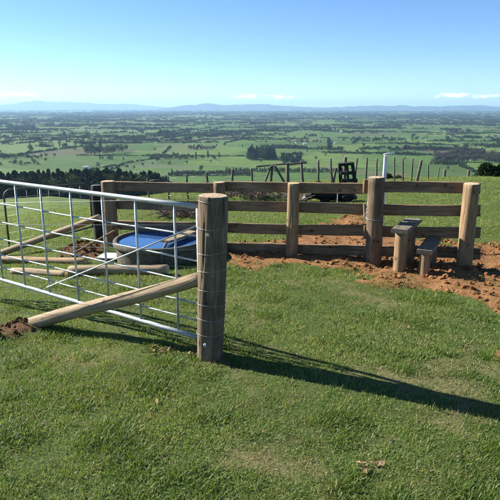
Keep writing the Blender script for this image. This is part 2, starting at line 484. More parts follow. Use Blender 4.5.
def mk(name, verts, faces, m, parent=None, loc=None, smooth=True, attrs=None):
    """verts in world space; the object sits at its parent's origin (or loc)"""
    L = WLOC[parent.name] if parent else Vector(loc or (0, 0, 0))
    V = np.asarray(verts, float) - np.array(L)
    me = bpy.data.meshes.new(name); me.from_pydata(V.tolist(), [], [tuple(f) for f in faces])
    if attrs:
        for k, (typ, dat) in attrs.items():
            a = me.attributes.new(k, typ, 'POINT')
            a.data.foreach_set('vector' if typ == 'FLOAT_VECTOR' else 'value', np.asarray(dat, np.float32).ravel())
    if smooth: me.polygons.foreach_set('use_smooth', [True] * len(me.polygons))
    me.update()
    if m: me.materials.append(m)
    o = bpy.data.objects.new(name, me); COL.objects.link(o)
    if parent: o.parent = parent
    else: o.location = L
    WLOC[o.name] = L; return o


def frame(d, up=None):
    d = Vector(d).normalized(); up = Vector(up or (0, 0, 1))
    if abs(d.dot(up)) > .97: up = Vector((0, 1, 0))
    a = up.cross(d).normalized(); b = d.cross(a).normalized(); return a, b, d


def pole_data(A, B, r0, r1, segs=20, rings=12, rough=.03, bow=0.0, seed=0, chamfer=.006, flat=None, splits=()):
    A, B = Vector(A), Vector(B); L = (B - A).length; a, b, d = frame(B - A)
    ts = [0, min(.02, chamfer / L)] + list(np.linspace(0, 1, rings + 2)[1:-1]) + [max(.98, 1 - chamfer / L), 1]
    V, G, Fc = [], [], []
    so = seed * 3.7
    for k, t in enumerate(ts):
        r = r0 + (r1 - r0) * t
        if k in (0, len(ts) - 1): r -= min(chamfer, r * .4)
        off = a * (bow * math.sin(math.pi * t)) + b * (bow * .6 * math.sin(2 * math.pi * t))
        for i in range(segs):
            th = 2 * math.pi * i / segs
            q = 1 + rough * (float(fbm(np.array(math.cos(th) * 1.6 + so), np.array(math.sin(th) * 1.6 + t * L * 1.1 + so), seed, 3))) * 2
            for ta, s0, s1, dep in splits:
                dth = abs((th - ta - .25 * math.sin(t * 5 + ta) + math.pi) % (2 * math.pi) - math.pi)
                if s0 <= t <= s1: q -= dep / r * max(0, 1 - dth / .09) * min(1, (t - s0) * 8 + .2, (s1 - t) * 8 + (1 if s1 == 1 else .0))
            rr = r * q
            p = A + d * (t * L) + off + a * (math.cos(th) * rr) + b * (math.sin(th) * rr)
            V.append(p); G.append((math.cos(th) * rr + so, math.sin(th) * rr, t * L))
    n = len(ts)
    for k in range(n - 1):
        for i in range(segs):
            j = (i + 1) % segs
            Fc.append((k * segs + i, k * segs + j, (k + 1) * segs + j, (k + 1) * segs + i))
    for k, e in ((0, A), (n - 1, B)):
        V.append(e + (d * (.003 if k else -.003))); G.append((so, 0, 0 if k == 0 else L)); c = len(V) - 1
        for i in range(segs):
            j = (i + 1) % segs
            Fc.append((k * segs + j, k * segs + i, c) if k == 0 else (k * segs + i, k * segs + j, c))
    return V, Fc, G


def pole(name, A, B, r0, r1, m, parent=None, loc=None, **kw):
    V, Fc, G = pole_data(A, B, r0, r1, **kw)
    sg = kw.get('segs', 20); cap = np.zeros(len(V)); cap[:sg] = 1; cap[-sg - 2:] = 1
    o = mk(name, V, Fc, m, parent, loc, True, {'gr': ('FLOAT_VECTOR', G), 'cap': ('FLOAT', cap)})
    fl = [True] * len(Fc); fl[-2 * sg:] = [False] * (2 * sg); o.data.polygons.foreach_set('use_smooth', fl)
    return o


def board(name, A, B, wid, hgt, m, parent=None, loc=None, up=(0, 0, 1), seed=0, n=10, ch=.006, warp=.006):
    """sawn board from A to B, hgt along up, wid across, chamfered edges, slightly warped"""
    A, B = Vector(A), Vector(B); L = (B - A).length; a, b, d = frame(B - A, up)
    x, y = wid / 2, hgt / 2
    sec = [(-x + ch, -y), (x - ch, -y), (x, -y + ch), (x, y - ch), (x - ch, y), (-x + ch, y), (-x, y - ch), (-x, -y + ch)]
    V, G, Fc = [], [], []; r = random.Random(seed); p1, p2, p3 = r.uniform(0, 6), r.uniform(0, 6), r.uniform(-1, 1)
    for k in range(n + 1):
        t = k / n; tw = warp * 2.5 * p3 * (t - .5)
        ox = warp * math.sin(3 * t + p1); oy = warp * math.sin(2.3 * t + p2)
        for sx, sy in sec:
            jx, jy = r.uniform(-1, 1) * .0012, r.uniform(-1, 1) * .0018
            X, Y = sx - sy * tw + ox + jx, sy + sx * tw + oy + jy
            V.append(A + d * (t * L) + a * X + b * Y); G.append((sx + seed * 1.3, sy, t * L))
    for k in range(n):
        for i in range(8):
            j = (i + 1) % 8; Fc.append((k * 8 + i, k * 8 + j, (k + 1) * 8 + j, (k + 1) * 8 + i))
    Fc.append(tuple(range(7, -1, -1))); Fc.append(tuple(n * 8 + i for i in range(8)))
    return mk(name, V, Fc, m, parent, loc, False, {'gr': ('FLOAT_VECTOR', G)})


def tube_data(pts, r, segs=10, closed=False):
    pts = [Vector(p) for p in pts]; n = len(pts); V, Fc = [], []
    pa = None
    for i, p in enumerate(pts):
        if closed: d = pts[(i + 1) % n] - pts[i - 1]
        else: d = pts[min(i + 1, n - 1)] - pts[max(i - 1, 0)]
        d.normalize()
        if pa is None: a, b, _ = frame(d)
        else:
            a = (pa - d * pa.dot(d)).normalized(); b = d.cross(a)
        pa = a
        for k in range(segs):
            th = 2 * math.pi * k / segs; V.append(p + a * (r * math.cos(th)) + b * (r * math.sin(th)))
    for i in range(n if closed else n - 1):
        j = (i + 1) % n
        for k in range(segs):
            q = (k + 1) % segs; Fc.append((i * segs + k, i * segs + q, j * segs + q, j * segs + k))
    if not closed:
        Fc.append(tuple(range(segs - 1, -1, -1))); Fc.append(tuple((n - 1) * segs + k for k in range(segs)))
    return V, Fc


def tube(name, pts, r, m, parent=None, loc=None, segs=10, closed=False):
    V, Fc = tube_data(pts, r, segs, closed); return mk(name, V, Fc, m, parent, loc)


def instancer(name, pts, rot, scl, idx, protos):
    """one object whose points carry copies of the prototype meshes"""
    me = bpy.data.meshes.new(name); me.vertices.add(len(pts))
    me.vertices.foreach_set('co', np.asarray(pts, np.float32).ravel())
    for k, typ, dat, fld in (('rot', 'FLOAT_VECTOR', rot, 'vector'), ('scl', 'FLOAT', scl, 'value'), ('idx', 'INT', idx, 'value')):
        a = me.attributes.new(k, typ, 'POINT')
        a.data.foreach_set(fld, np.asarray(dat, np.int32 if typ == 'INT' else np.float32).ravel())
    o = bpy.data.objects.new(name, me); COL.objects.link(o)
    coll = bpy.data.collections.new(name + '_kinds')
    for i, (V, Fc, m, at) in enumerate(protos):
        pm = bpy.data.meshes.new(f'{name}_kind_{i:02d}'); pm.from_pydata([tuple(v) for v in V], [], [tuple(f) for f in Fc])
        if at is not None:
            aa = pm.attributes.new('t', 'FLOAT', 'POINT'); aa.data.foreach_set('value', np.asarray(at, np.float32))
        pm.materials.append(m); pm.update()
        po = bpy.data.objects.new(f'{name}_kind_{i:02d}', pm); coll.objects.link(po)
    ng = bpy.data.node_groups.new(name, 'GeometryNodeTree')
    ng.interface.new_socket('Geometry', in_out='INPUT', socket_type='NodeSocketGeometry')
    ng.interface.new_socket('Geometry', in_out='OUTPUT', socket_type='NodeSocketGeometry')
    N, Lk = ng.nodes, ng.links
    gi, go = N.new('NodeGroupInput'), N.new('NodeGroupOutput')
    ci = N.new('GeometryNodeCollectionInfo'); ci.inputs['Collection'].default_value = coll
    ci.inputs['Separate Children'].default_value = True; ci.inputs['Reset Children'].default_value = True
    ip = N.new('GeometryNodeInstanceOnPoints'); ip.inputs['Pick Instance'].default_value = True

    def na(nm, typ):
        q = N.new('GeometryNodeInputNamedAttribute'); q.data_type = typ; q.inputs['Name'].default_value = nm; return q.outputs[0]
    Lk.new(gi.outputs[0], ip.inputs['Points']); Lk.new(ci.outputs[0], ip.inputs['Instance'])
    Lk.new(na('idx', 'INT'), ip.inputs['Instance Index']); Lk.new(na('rot', 'FLOAT_VECTOR'), ip.inputs['Rotation'])
    Lk.new(na('scl', 'FLOAT'), ip.inputs['Scale']); Lk.new(ip.outputs[0], go.inputs[0])
    md = o.modifiers.new('scatter', 'NODES'); md.node_group = ng
    o['kind'] = 'stuff'
    return o


# ------------------------------------------------------------------ ground
def build_ground():
    c = np.array([0.0, -2.0])
    a = [0.0]
    while a[-1] < 180:                       # finer in front, coarser behind
        a.append(a[-1] + (0.28 if a[-1] < 40 else 0.28 + (a[-1] - 40) * .035))
    a = np.array(a[:-1] + [180.0]); az_ = np.radians(np.concatenate([-a[::-1][:-1], a[:-1]]))
    R = np.geomspace(.25, 46000, 690); na_, nr = len(az_), len(R)
    A, RR = np.meshgrid(az_, R)
    X = c[0] + np.sin(A) * RR; Y = c[1] + np.cos(A) * RR
    x = np.concatenate([[c[0]], X.ravel()]); y = np.concatenate([[c[1]], Y.ravel()])
    z = ground(x, y); r = np.hypot(x, y)
    soil = soil_mask(x, y)
    far = sstep(16, 34, r); pln = sstep(330, 420, r + 40 * fbm(x / 200, y / 200, 44, 3))
    Fc = []
    i = np.arange(nr - 1)[:, None] * na_; j = np.arange(na_)[None, :]; j2 = (j + 1) % na_
    q = np.stack([i + j, i + j2, i + na_ + j2, i + na_ + j], -1).reshape(-1, 4)[:, ::-1] + 1
    me = bpy.data.meshes.new('ground')
    faces = [tuple(f) for f in q.tolist()] + [(0, 1 + k + 1 if k + 1 < na_ else 1, 1 + k)[::1] for k in range(na_)]
    me.from_pydata(np.stack([x, y, z], 1).tolist(), [], faces)
    wornv = np.zeros(len(x)); nr_ = r < 30; wornv[nr_] = worn_mask(x[nr_], y[nr_])
    for k, d in (('soil', soil), ('far', far), ('plain', pln), ('worn', wornv)):
        at = me.attributes.new(k, 'FLOAT', 'POINT'); at.data.foreach_set('value', d.astype(np.float32))
    me.polygons.foreach_set('use_smooth', [True] * len(me.polygons)); me.update()
    me.materials.append(M['ground'])
    o = bpy.data.objects.new('ground', me); COL.objects.link(o); o['kind'] = 'structure'


build_ground()


def build_hills(name, prof, dist, depth, seed, az0, az1):
    """a mountain range as a height field on a ring sector"""
    na_, nr = 460, 40
    th = np.radians(np.linspace(az0, az1, na_)); rr = np.linspace(dist - depth, dist + depth, nr)
    T, R = np.meshgrid(th, rr)
    px = 250 + F * np.tan(T) * 1.03
    top = np.interp(px, [p[0] for p in prof], [p[1] for p in prof])
    crest = CAMH + 130 + (107.0 - top) / F * dist * 1.02          # metres above the plain
    s = np.cos(np.clip((R - dist) / depth, -1, 1) * math.pi / 2) ** 1.3
    nse = fbm(T * 42, R / 2600, seed, 5); n2 = fbm(T * 160, R / 700, seed + 3, 3)
    Z = -130 - 6 + np.maximum(crest, 30) * s * (1 + .34 * nse + .14 * n2)
    X, Y = np.sin(T) * R, np.cos(T) * R
    i = np.arange(nr - 1)[:, None] * na_; j = np.arange(na_ - 1)[None, :]
    q = np.stack([i + j, i + j + 1, i + na_ + j + 1, i + na_ + j], -1).reshape(-1, 4)[:, ::-1]
    me = bpy.data.meshes.new(name); me.from_pydata(np.stack([X.ravel(), Y.ravel(), Z.ravel()], 1).tolist(), [], [tuple(f) for f in q.tolist()])
    me.polygons.foreach_set('use_smooth', [True] * len(me.polygons)); me.materials.append(M['hills']); me.update()
    o = bpy.data.objects.new(name, me); COL.objects.link(o); o['kind'] = 'structure'


build_hills('hills', [(-900, 106), (-300, 105), (0, 105), (22, 103.5), (42, 101.5), (60, 103.2), (80, 102.6), (112, 103.8), (140, 105.3), (165, 107), (200, 108), (320, 108), (420, 107.4), (500, 107.8), (900, 106), (1600, 106)], 37000, 3500, 11, -58, 58)
build_hills('hills', [(-900, 108), (0, 110.5), (150, 110), (166, 108), (186, 105.6), (206, 104.2), (222, 105.4), (245, 104.4), (270, 105), (300, 106.4), (330, 107.2), (352, 106.4), (385, 105.6), (398, 105), (415, 106.2), (450, 105.8), (480, 106), (500, 106.8), (900, 107), (1600, 107)], 26000, 2600, 29, -58, 58)

# the air over the plain
hz = mk('haze', [(x, y, z) for z in (-138, 430) for x, y in ((-52000, -52000), (52000, -52000), (52000, 52000), (-52000, 52000))],
        [(3, 2, 1, 0), (4, 5, 6, 7), (0, 1, 5, 4), (1, 2, 6, 5), (2, 3, 7, 6), (3, 0, 4, 7)], None, smooth=False)
hm, hnt, hout = mat('haze'); pv = hnt.nodes.new('ShaderNodeVolumePrincipled')
pv.inputs['Color'].default_value = (.44, .71, 1.0, 1); pv.inputs['Density'].default_value = 4.5e-5; pv.inputs['Anisotropy'].default_value = .2
hnt.links.new(pv.outputs[0], hout.inputs['Volume']); hz.data.materials.append(hm)
tag(hz, 'thin blue haze over the plain', 'haze', kind='stuff')

# ------------------------------------------------------------------ near wire fence: strainer post, brace, wires
PB = hit(210, 357); PBZ = gz(*PB)
FAZ = math.radians(-66); FD = Vector((math.sin(FAZ), math.cos(FAZ), 0))
wf = thing('wire_fence', (PB[0], PB[1], PBZ), 'wire fence with thick weathered strainer post and diagonal timber brace beside the silver gate', 'fence')
LEAN = Vector((.045, 0, 0)); PT = Vector((PB[0], PB[1], PBZ + 1.165)) + LEAN
PBOT = Vector((PB[0], PB[1], PBZ - .12)) - LEAN * .1
sp_ = pole('strainer_post', PBOT, PT, .094, .099, M['post'], wf, segs=64, rings=40, rough=.05, seed=3, chamfer=.006, splits=((3.9, .05, .95, .014), (5.2, .35, 1.0, .010), (1.2, .0, .6, .008), (4.6, .55, 1.0, .007)))


def post_axis(z):
    t = (z - PBZ) / 1.19; return Vector((PB[0], PB[1], z)) + LEAN * t


WZ = [at_y(213, yy, PB[1] - .1).z for yy in (202.6, 229.6, 255, 273, 292.5, 307, 321, 336)]
for k, z in enumerate(WZ):
    c = post_axis(z); ring = []
    for i in range(36):
        th = 2 * math.pi * i / 36; ring.append(c + Vector((math.cos(th) * .1005, math.sin(th) * .1005, .006 * math.sin(th + k) + .004 * math.sin(2 * th + k))))
    tube('wire_loop', ring, .0014, M['wire'], sp_, segs=6, closed=True)
for k, z in enumerate(WZ):                      # wires run off to the left past the foot of the brace
    c = post_axis(z) + FD * .108; n = 14; pts = []
    for i in range(n + 1):
        t = i / n; q = c + FD * (6.0 * t); q.z = c.z + (gz(*(PB[0] + FD.x * 6, PB[1] + FD.y * 6)) - PBZ) * t - .012 * math.sin(math.pi * t); pts.append(q)
    tube('fence_wire', pts, .0016, M['wire'], wf, segs=5)
EP = Vector((PB[0], PB[1], 0)) + FD * 6.05; EP.z = gz(EP.x, EP.y)
pole('end_post', EP + Vector((0, 0, -.1)), EP + Vector((0, 0, 1.15)), .085, .08, M['post'], wf, seed=41)
for yy, xx in ((235.5, 208), (345.5, 205)):     # bolt heads of the gudgeons
    q = at_y(xx, yy, PB[1] - .1); V, Fc, G = pole_data(q + Vector((0, .02, 0)), q + Vector((0, -.006, 0)), .013, .012, segs=6, rings=1, rough=0, chamfer=.003)
    mk('bolt', V, Fc, M['galv'], sp_, smooth=False)
for z in WZ[1:7:2]:
    c = post_axis(z) + Vector((.033, -.094, 0)); tube('staple', [c + Vector((-.004, .01, .012)), c + Vector((-.002, -.006, .008)), c + Vector((.002, -.006, -.008)), c + Vector((.004, .01, -.012))], .002, M['wire'], sp_, segs=5)
BF = hit(34, 329); bt = Vector(post_axis(PBZ + .575)) + FD * .085
BFv = Vector((BF[0], BF[1], gz(*BF) - .03)); ext = (BFv - bt).normalized()
pole('brace', BFv + ext * .10, bt, .060, .049, M['pale'], wf, segs=28, rings=20, rough=.03, bow=.012, seed=9)

# ------------------------------------------------------------------ galvanised gate
GAZ = math.radians(-55.5); GD = Vector((math.sin(GAZ), math.cos(GAZ), 0)); GN = Vector((GD.y, -GD.x, 0))
GO = Vector((PB[0], PB[1], 0)) + GN * .045 + GD * .104
ga = thing('farm_gate', (GO.x, GO.y, PBZ), 'long galvanised steel field gate of thin bars hung on the thick near post', 'gate')


def onplane(px, py):
    r_ = ray(px, py); t = (GN.x * GO.x + GN.y * GO.y) / (GN.x * r_[0] + GN.y * r_[1])
    return (r_[0] * t - GO.x) * GD.x + (r_[1] * t - GO.y) * GD.y, CAMH + r_[2] * t


GL = 3.66
gzr = [onplane(196, y)[1] for y in (207, 236, 260.5, 283, 304.5, 321.5, 337)]
gzl = [onplane(0, y)[1] for y in (181, 205, 223, 239, 254.5, 267.5, 279)]; sl = onplane(0, 230)[0]
GZ = [(a_ + b_) / 2 for a_, b_ in zip(gzr, gzl)]; tilt = sum(b_ - a_ for a_, b_ in zip(gzr, gzl)) / 7 / sl


def gp(s, z, off=0.0): return Vector((GO.x + GD.x * s + GN.x * off, GO.y + GD.y * s + GN.y * off, z + tilt * (s - sl / 2)))


zt, zb = GZ[0], GZ[6]
tube('top_rail', [gp(s, zt) for s in np.linspace(0, GL, 9)], .0185, M['galv'], ga, segs=16)
tube('bottom_rail', [gp(s, zb) for s in np.linspace(0, GL, 9)], .0175, M['galv'], ga, segs=16)
for s in (.012, GL - .012): tube('end_stile', [gp(s, zb), gp(s, zt)], .0165, M['galv'], ga, segs=14)
xs = [onplane(x, 230)[0] for x in (175, 136.5, 104, 73, 44, 19.5)]
while xs[-1] < GL - .5: xs.append(xs[-1] + .365)
for s in xs: tube('upright', [gp(s, zb), gp(s, zt)], .0088, M['galv'], ga, segs=12)
for z in GZ[1:6]: tube('bar', [gp(s, z + .004 * math.sin(s * 3 + z * 9), .011) for s in np.linspace(0, GL, 13)], .0068, M['galv'], ga, segs=10)
d0 = onplane(197, 226); d1 = onplane(48, 287)
tube('diagonal_stay', [gp(d0[0], d0[1], -.014), gp(d1[0], d1[1], -.014)], .0062, M['galv'], ga, segs=10)
for z in (zt - .12, zb + .06):
    c = gp(0.012, z); tube('hinge', [c, Vector((PB[0], PB[1], c.z)) + GN * .03 + GD * .07], .010, M['galv'], ga)

# ------------------------------------------------------------------ post-and-rail fence across the middle
yR, yL = 6.05, 7.55


def fy(x): return yR + (2.45 - x) * (yL - yR) / (2.45 + 1.95)


def base_from(px, top, y, extra=0.0):
    t = at_y(px, top, y); return t


pf = thing('post_and_rail_fence', (0.5, fy(.5), gz(.5, fy(.5))), 'brown four-rail timber fence across the edge of the hilltop paddock', 'fence')
FDIR = Vector((2.45 + 1.95, yR - yL, 0)).normalized(); FNB = Vector((-FDIR.y, FDIR.x, 0))
FNB = FNB if FNB.y > 0 else -FNB


def line_x(px, py):
    """where a sight line meets the vertical plane of the post centres"""
    d = ray(px, py); k = (yL - yR) / (2.45 + 1.95)      # y = yR + (2.45-x)*k
    t = (yR + 2.45 * k) / (d[1] + k * d[0]); return Vector((d[0] * t, d[1] * t, CAMH + d[2] * t))


posts = []
for px, top, r, m, seed, fw in ((108, 181, .092, 'rail', 11, 0), (220, 182, .075, 'rail', 12, 0), (293.5, 183, .076, 'new', 13, 0), (377.5, 177, .098, 'post', 14, -.08), (472, 183.5, .089, 'new', 15, 0)):
    q = line_x(px, top) - FNB * (-fw * 0)
    q = q + FNB * fw
    if fw: q = at_y(px, top, q.y)
    g = gz(q.x, q.y)
    lean = Vector((rnd.uniform(-.012, .012), 0, 0))
    posts.append(pole('post', Vector((q.x, q.y, g - .15)) - lean, q + lean, r, r * .97, M[m], pf, segs=56, rings=18, rough=.05, seed=seed, splits=((3.6 + seed % 3 * .5, .1, 1.0, .010), (5.1, .4, 1.0, .008), (4.4 + seed % 2, .0, .55, .007))))
    posts[-1]['px'] = px
    if px == 377.5: P4 = (q, g)
for p in posts: del p['px']
ry_l = [(187.2, 206.2, 226, 245.5)]


def rail(x0, x1, yl, yr, seed, off=.115, m='rail'):
    a_ = line_x(x0, yl) ; b_ = line_x(x1, yr)
    # project to the rail plane behind the posts, keeping the height
    return board('rail', a_ + FNB * off, b_ + FNB * off, .045, .128, M[m], pf, seed=seed, warp=.013, n=14)


CL = (187.3, 206.4, 225.8, 245.0); CM = (188.2, 208.6, 229.2, 249.5); CR = (189.2, 211.6, 234, 256.5)
for k in range(4):
    def yy(px): return float(np.interp(px, [108, 250, 430], [CL[k], CM[k], CR[k]]))
    rail(101, 219, yy(101), yy(219), 100 + k)
    rail(220.6, 364, yy(220.6), yy(364), 110 + k)
    rail(371, 481, yy(371), yy(481), 120 + k)
    q = line_x(366.4, yy(366) - (2.5 if k == 0 else 0)); board('packing_block', q + FNB * .04 + Vector((0, 0, -.085)), q + FNB * .04 + Vector((0, 0, .075)), .075, .055, M['rail'], pf, up=(0, 1, 0), seed=130 + k, n=3)
# chain hanging from the packing block on the stile post
cq = line_x(367.6, 203) - FNB * .02
for i in range(9):
    c = cq + Vector((.004 * math.sin(i), 0, -.026 * i)); ax = Vector((.009, 0, 0)) if i % 2 else Vector((0, .009, 0))
    ring = [c + ax * math.cos(t) + Vector((0, 0, .018 * math.sin(t))) for t in np.linspace(0, 2 * math.pi, 11)[:-1]]
    tube('chain_link', ring, .0035, M['galv'], posts[3], segs=5, closed=True)
cw = P4[0] + Vector((0, 0, -.47))
tube('wire_loop', [cw + Vector((math.cos(t) * .109, math.sin(t) * .109, .01 * math.sin(t))) for t in np.linspace(0, 2 * math.pi, 30)[:-1]], .0025, M['wire'], posts[3], segs=5, closed=True)
# nails in the rails where they cross the posts are too small to show

# ------------------------------------------------------------------ stile steps
us = line_x(404, 227); sb = Vector((us.x, us.y, gz(us.x, us.y)))
st = thing('stile', sb, 'two-step wooden stile through the fence beside the tall brown post', 'stile')


def step(pxf, pyf, pxb, pyb, yf, posts_, wd, seed):
    f = at_y(pxf, pyf, yf); bck = at_y(pxb, pyb, yf + .62); bck.z = f.z + .005
    d = (bck - f)
    board('tread', f, bck, wd, .045, M['tread'], st, seed=seed, n=6, warp=.004)
    for t, r in posts_:
        c = f + d * t; g = gz(c.x, c.y)
        pole('support_post', Vector((c.x, c.y, g - .12)), Vector((c.x, c.y, f.z - .0235)), r, r * .97, M['new'] if t < .5 else M['rail'], st, segs=22, rings=6, seed=seed + int(t * 10), chamfer=.004)


step(399.5, 231.5, 413.5, 222.5, 5.86, ((.17, .074), (.80, .066)), .18, 51)
step(424, 252, 434, 244.5, 5.72, ((.17, .060), (.80, .062)), .165, 53)

# ------------------------------------------------------------------ white marker post behind the stile
wq = at_y(386, 155.5, 7.35); wg = gz(wq.x, wq.y)
wp = thing('marker_post', (wq.x, wq.y, wg), 'slim white painted post with a short cross arm standing behind the stile', 'post')
board('shaft', (wq.x, wq.y, wg - .1), wq, .046, .042, M['white_paint'], wp, up=(0, 1, 0), seed=61, n=6)
board('cross_arm', wq + Vector((-.03, 0, .012)), wq + Vector((.12, .04, .026)), .03, .014, M['white_paint'], wp, seed=62, n=4)
# a short brown stake beside it
stq = at_y(385, 187, 7.0); stg = gz(stq.x, stq.y)

# ------------------------------------------------------------------ water trough
TC = hit(160, 262); TR = .585
tcx, tcy = at_y(160.5, 245, 6.88).x, 6.88
tg = gz(tcx, tcy); TT = at_y(160, 238, tcy).z
tr = thing('water_trough', (tcx, tcy, tg), 'round concrete water trough filled with water coloured as reflected blue sky beyond the gate', 'trough')


def lathe(name, prof, cx, cy, m, parent, n=56, jit=0.0):
    V, Fc = [], []
    for k, (r, z) in enumerate(prof):
        for i in range(n):
            th = 2 * math.pi * i / n; q = r * (1 + jit * float(fbm(np.array(math.cos(th) * 3 + k), np.array(math.sin(th) * 3), 8, 3)))
            V.append((cx + q * math.cos(th), cy + q * math.sin(th), z))
    for k in range(len(prof) - 1):
        for i in range(n):
            j = (i + 1) % n; Fc.append((k * n + i, k * n + j, (k + 1) * n + j, (k + 1) * n + i))
    return mk(name, V, Fc, m, parent)


lathe('basin', [(TR * .93, tg - .15), (TR * .95, TT - .09), (TR * .955, TT - .075), (TR * 1.0, TT - .07), (TR * 1.012, TT - .05), (TR * 1.005, TT - .012), (TR * .985, TT), (TR * .93, TT), (TR * .91, TT - .012), (TR * .90, TT - .05), (TR * .86, tg + .02), (.001, tg + .02)], tcx, tcy, M['concrete'], tr, jit=.006)
lathe('water', [(TR * .905, TT - .028), (TR * .5, TT - .028), (.001, TT - .028)], tcx, tcy, M['water'], tr)
a0 = at_y(165, 240.5, tcy - .30); b0 = at_y(192, 233.5, tcy + .25); a0.z = b0.z = TT + .028
board('float_cover', a0, b0, .14, .03, M['pale'], tr, seed=71, n=5)
vb = at_y(174, 246, tcy - .12); tube('float_valve', [(a0.x + .02, a0.y - .02, TT + .012), (a0.x + .0, a0.y - .28, TT - .03), (a0.x, a0.y - .29, tg - .02)], .016, M['rust'], tr)

# ------------------------------------------------------------------ timber lying about beyond the gate
def lying(pxa, pya, pxb, pyb, r, m, label, seed, name='timber_pole'):
    A = hit(pxa, pya); B = hit(pxb, pyb)
    A = Vector((A[0], A[1], gz(*A) + r * .8)); B = Vector((B[0], B[1], gz(*B) + r * .8)); mid = (A + B) / 2
    lift = gz(mid.x, mid.y) + r * .7 - mid.z
    if lift > 0: A.z += lift; B.z += lift
    o = pole(name, A, B, r, r * .85, M[m], None, loc=(mid.x, mid.y, mid.z - r), seed=seed, segs=20, rings=12, bow=.01)
    return tag(o, label, 'pole', 'poles lying on the grass beyond the gate')


lying(70, 276, 168, 275, .062, 'pale', 'thickest pale pole lying on the grass in front of the trough', 81)
lying(13, 274, 67, 276, .045, 'pale', 'short pale pole lying on the grass left of the thickest pole', 82)
lying(-25, 262, 86, 264, .048, 'new', 'long tan pole lying along the foot of the soil bank', 83)

sq = hit(116, 259); sz = gz(*sq)
sh = thing('sheet_lid', (sq[0], sq[1], sz), 'pale flat sheet lying on the ground at the foot of the trough', 'sheet')
board('sheet', (sq[0] - .20, sq[1] + .02, sz + .045), (sq[0] + .22, sq[1] - .05, sz + .05), .26, .022, M['sheet'], sh, seed=85, n=5)
board('edge_strip', (sq[0] - .17, sq[1] - .09, sz + .015), (sq[0] + .2, sq[1] - .15, sz + .015), .03, .03, M['black_poly'], sh, seed=86, n=4)

# dark post, its brace and the leaning batten left of the fence end
dq = at_y(96, 185, 8.05); dg = gz(dq.x, dq.y)
dp = thing('brace_post', (dq.x, dq.y, dg), 'dark timber post with a long sloping brace at the far fence corner', 'post')
pole('post', (dq.x, dq.y, dg - .15), dq, .075, .072, M['dark'], dp, seed=91)
bA = at_y(100, 217, 7.93); bBp = hit(-12, 257); pole('brace', Vector((bBp[0], bBp[1], gz(*bBp) - .02)), bA, .05, .046, M['pale'], dp, seed=92)
for k_, z_ in enumerate((.2, .36, .52, .68, .84)):
    bb = Vector((dq.x + .0, dq.y - .06, dg + z_))
lbt = at_y(119, 228, 7.42); lbb = hit(71, 259)
lb = board('leaning_batten', Vector((lbb[0], lbb[1], gz(*lbb) + .02)), lbt, .022, .03, M['new'], None, loc=(lbb[0], lbb[1], gz(*lbb)), seed=93, n=5)
tag(lb, 'thin pale batten leaning from the soil bank up to the fence end', 'batten')

# ------------------------------------------------------------------ far hoop-cornered mesh gate on the left
hgL = hit(10, 252); hgR0 = at_y(89.5, 183.5, hgL[1] + .75)
hA = Vector((hgL[0], hgL[1], gz(*hgL) + .04)); topL = at_y(9.5, 190, hgL[1])
hB = Vector((hgR0.x, hgR0.y, 0)); hB.z = gz(hB.x, hB.y) + .05
hg = thing('mesh_gate', (hA.x, hA.y, hA.z - .04), 'rusty pipe gate with a rounded top corner and wire mesh by the slope', 'gate')
e = (hB - hA); e.z = 0; eL = e.length; e.normalize(); zh = topL.z; zh2 = hgR0.z


def hp(s, z): return Vector((hA.x + e.x * s, hA.y + e.y * s, z))


fr_ = [hp(0, hA.z), hp(0, zh - .12)] + [hp(.12 - .12 * math.cos(t), zh - .12 + .12 * math.sin(t)) for t in np.linspace(.25, math.pi / 2, 6)] + [hp(s, zh + (zh2 - zh) * s / eL) for s in (eL * .4, eL * .7)] + [hp(eL - .1, zh2), hp(eL - .03, zh2 - .03), hp(eL, zh2 - .1), hp(eL, hB.z)]
tube('frame', fr_, .016, M['rust'], hg, segs=12)
tube('bottom_rail', [hp(0, hA.z + .02), hp(eL, hB.z + .02)], .014, M['rust'], hg)
for k in range(1, 8): tube('mesh_wire', [hp(eL * k / 8, hA.z + (hB.z - hA.z) * k / 8 + .02), hp(eL * k / 8, zh + (zh2 - zh) * k / 8)], .0022, M['wire'], hg, segs=5)
for k in range(1, 7): tube('mesh_wire', [hp(0, hA.z + (zh - hA.z) * k / 7), hp(eL, hB.z + (zh2 - hB.z) * k / 7)], .0022, M['wire'], hg, segs=5)

# ------------------------------------------------------------------ far boundary fence along the crest
cf = thing('wire_fence', tuple(list(hit(340, 190)) + [0]), 'grey post and wire fence along the far crest of the hill', 'fence')
cf.location.z = gz(cf.location.x, cf.location.y); WLOC[cf.name] = Vector(cf.location)
CP = [(148, 178, .04, 15), (168, 176, .04, 15), (187, 174.5, .045, 14.8), (208, 172.5, .05, 14.6), (231.6, 169, .055, 14.6), (252.5, 168, .05, 14.8), (271, 165, .055, 15), (288, 163, .085, 15.2),
      (303, 161, .06, 15.4), (319, 160, .05, 15.6), (332, 158.5, .045, 15.8), (356, 158, .045, 16.2), (367, 157.5, .045, 16.6), (377.5, 158, .045, 17),
      (395.5, 157, .045, 17.6), (404, 158, .045, 18.2), (413, 158, .045, 18.8), (419.5, 160, .085, 19.4), (429, 164, .05, 21.5), (439, 166, .05, 24)]
tops = []
for i, (px, py, r, y) in enumerate(CP):
    q = at_y(px, py, y); g = gz(q.x, q.y); ln = Vector((rnd.uniform(-.05, .05), rnd.uniform(-.04, .04), 0))
    if px == 419.5: ln = Vector((.07, 0, 0))
    pole('post', Vector((q.x, q.y, g - .2)) - ln, q + ln, r * .62, r * .56, M['far_post'], cf, segs=12, rings=5, rough=.05, seed=200 + i)
    tops.append((q, g))
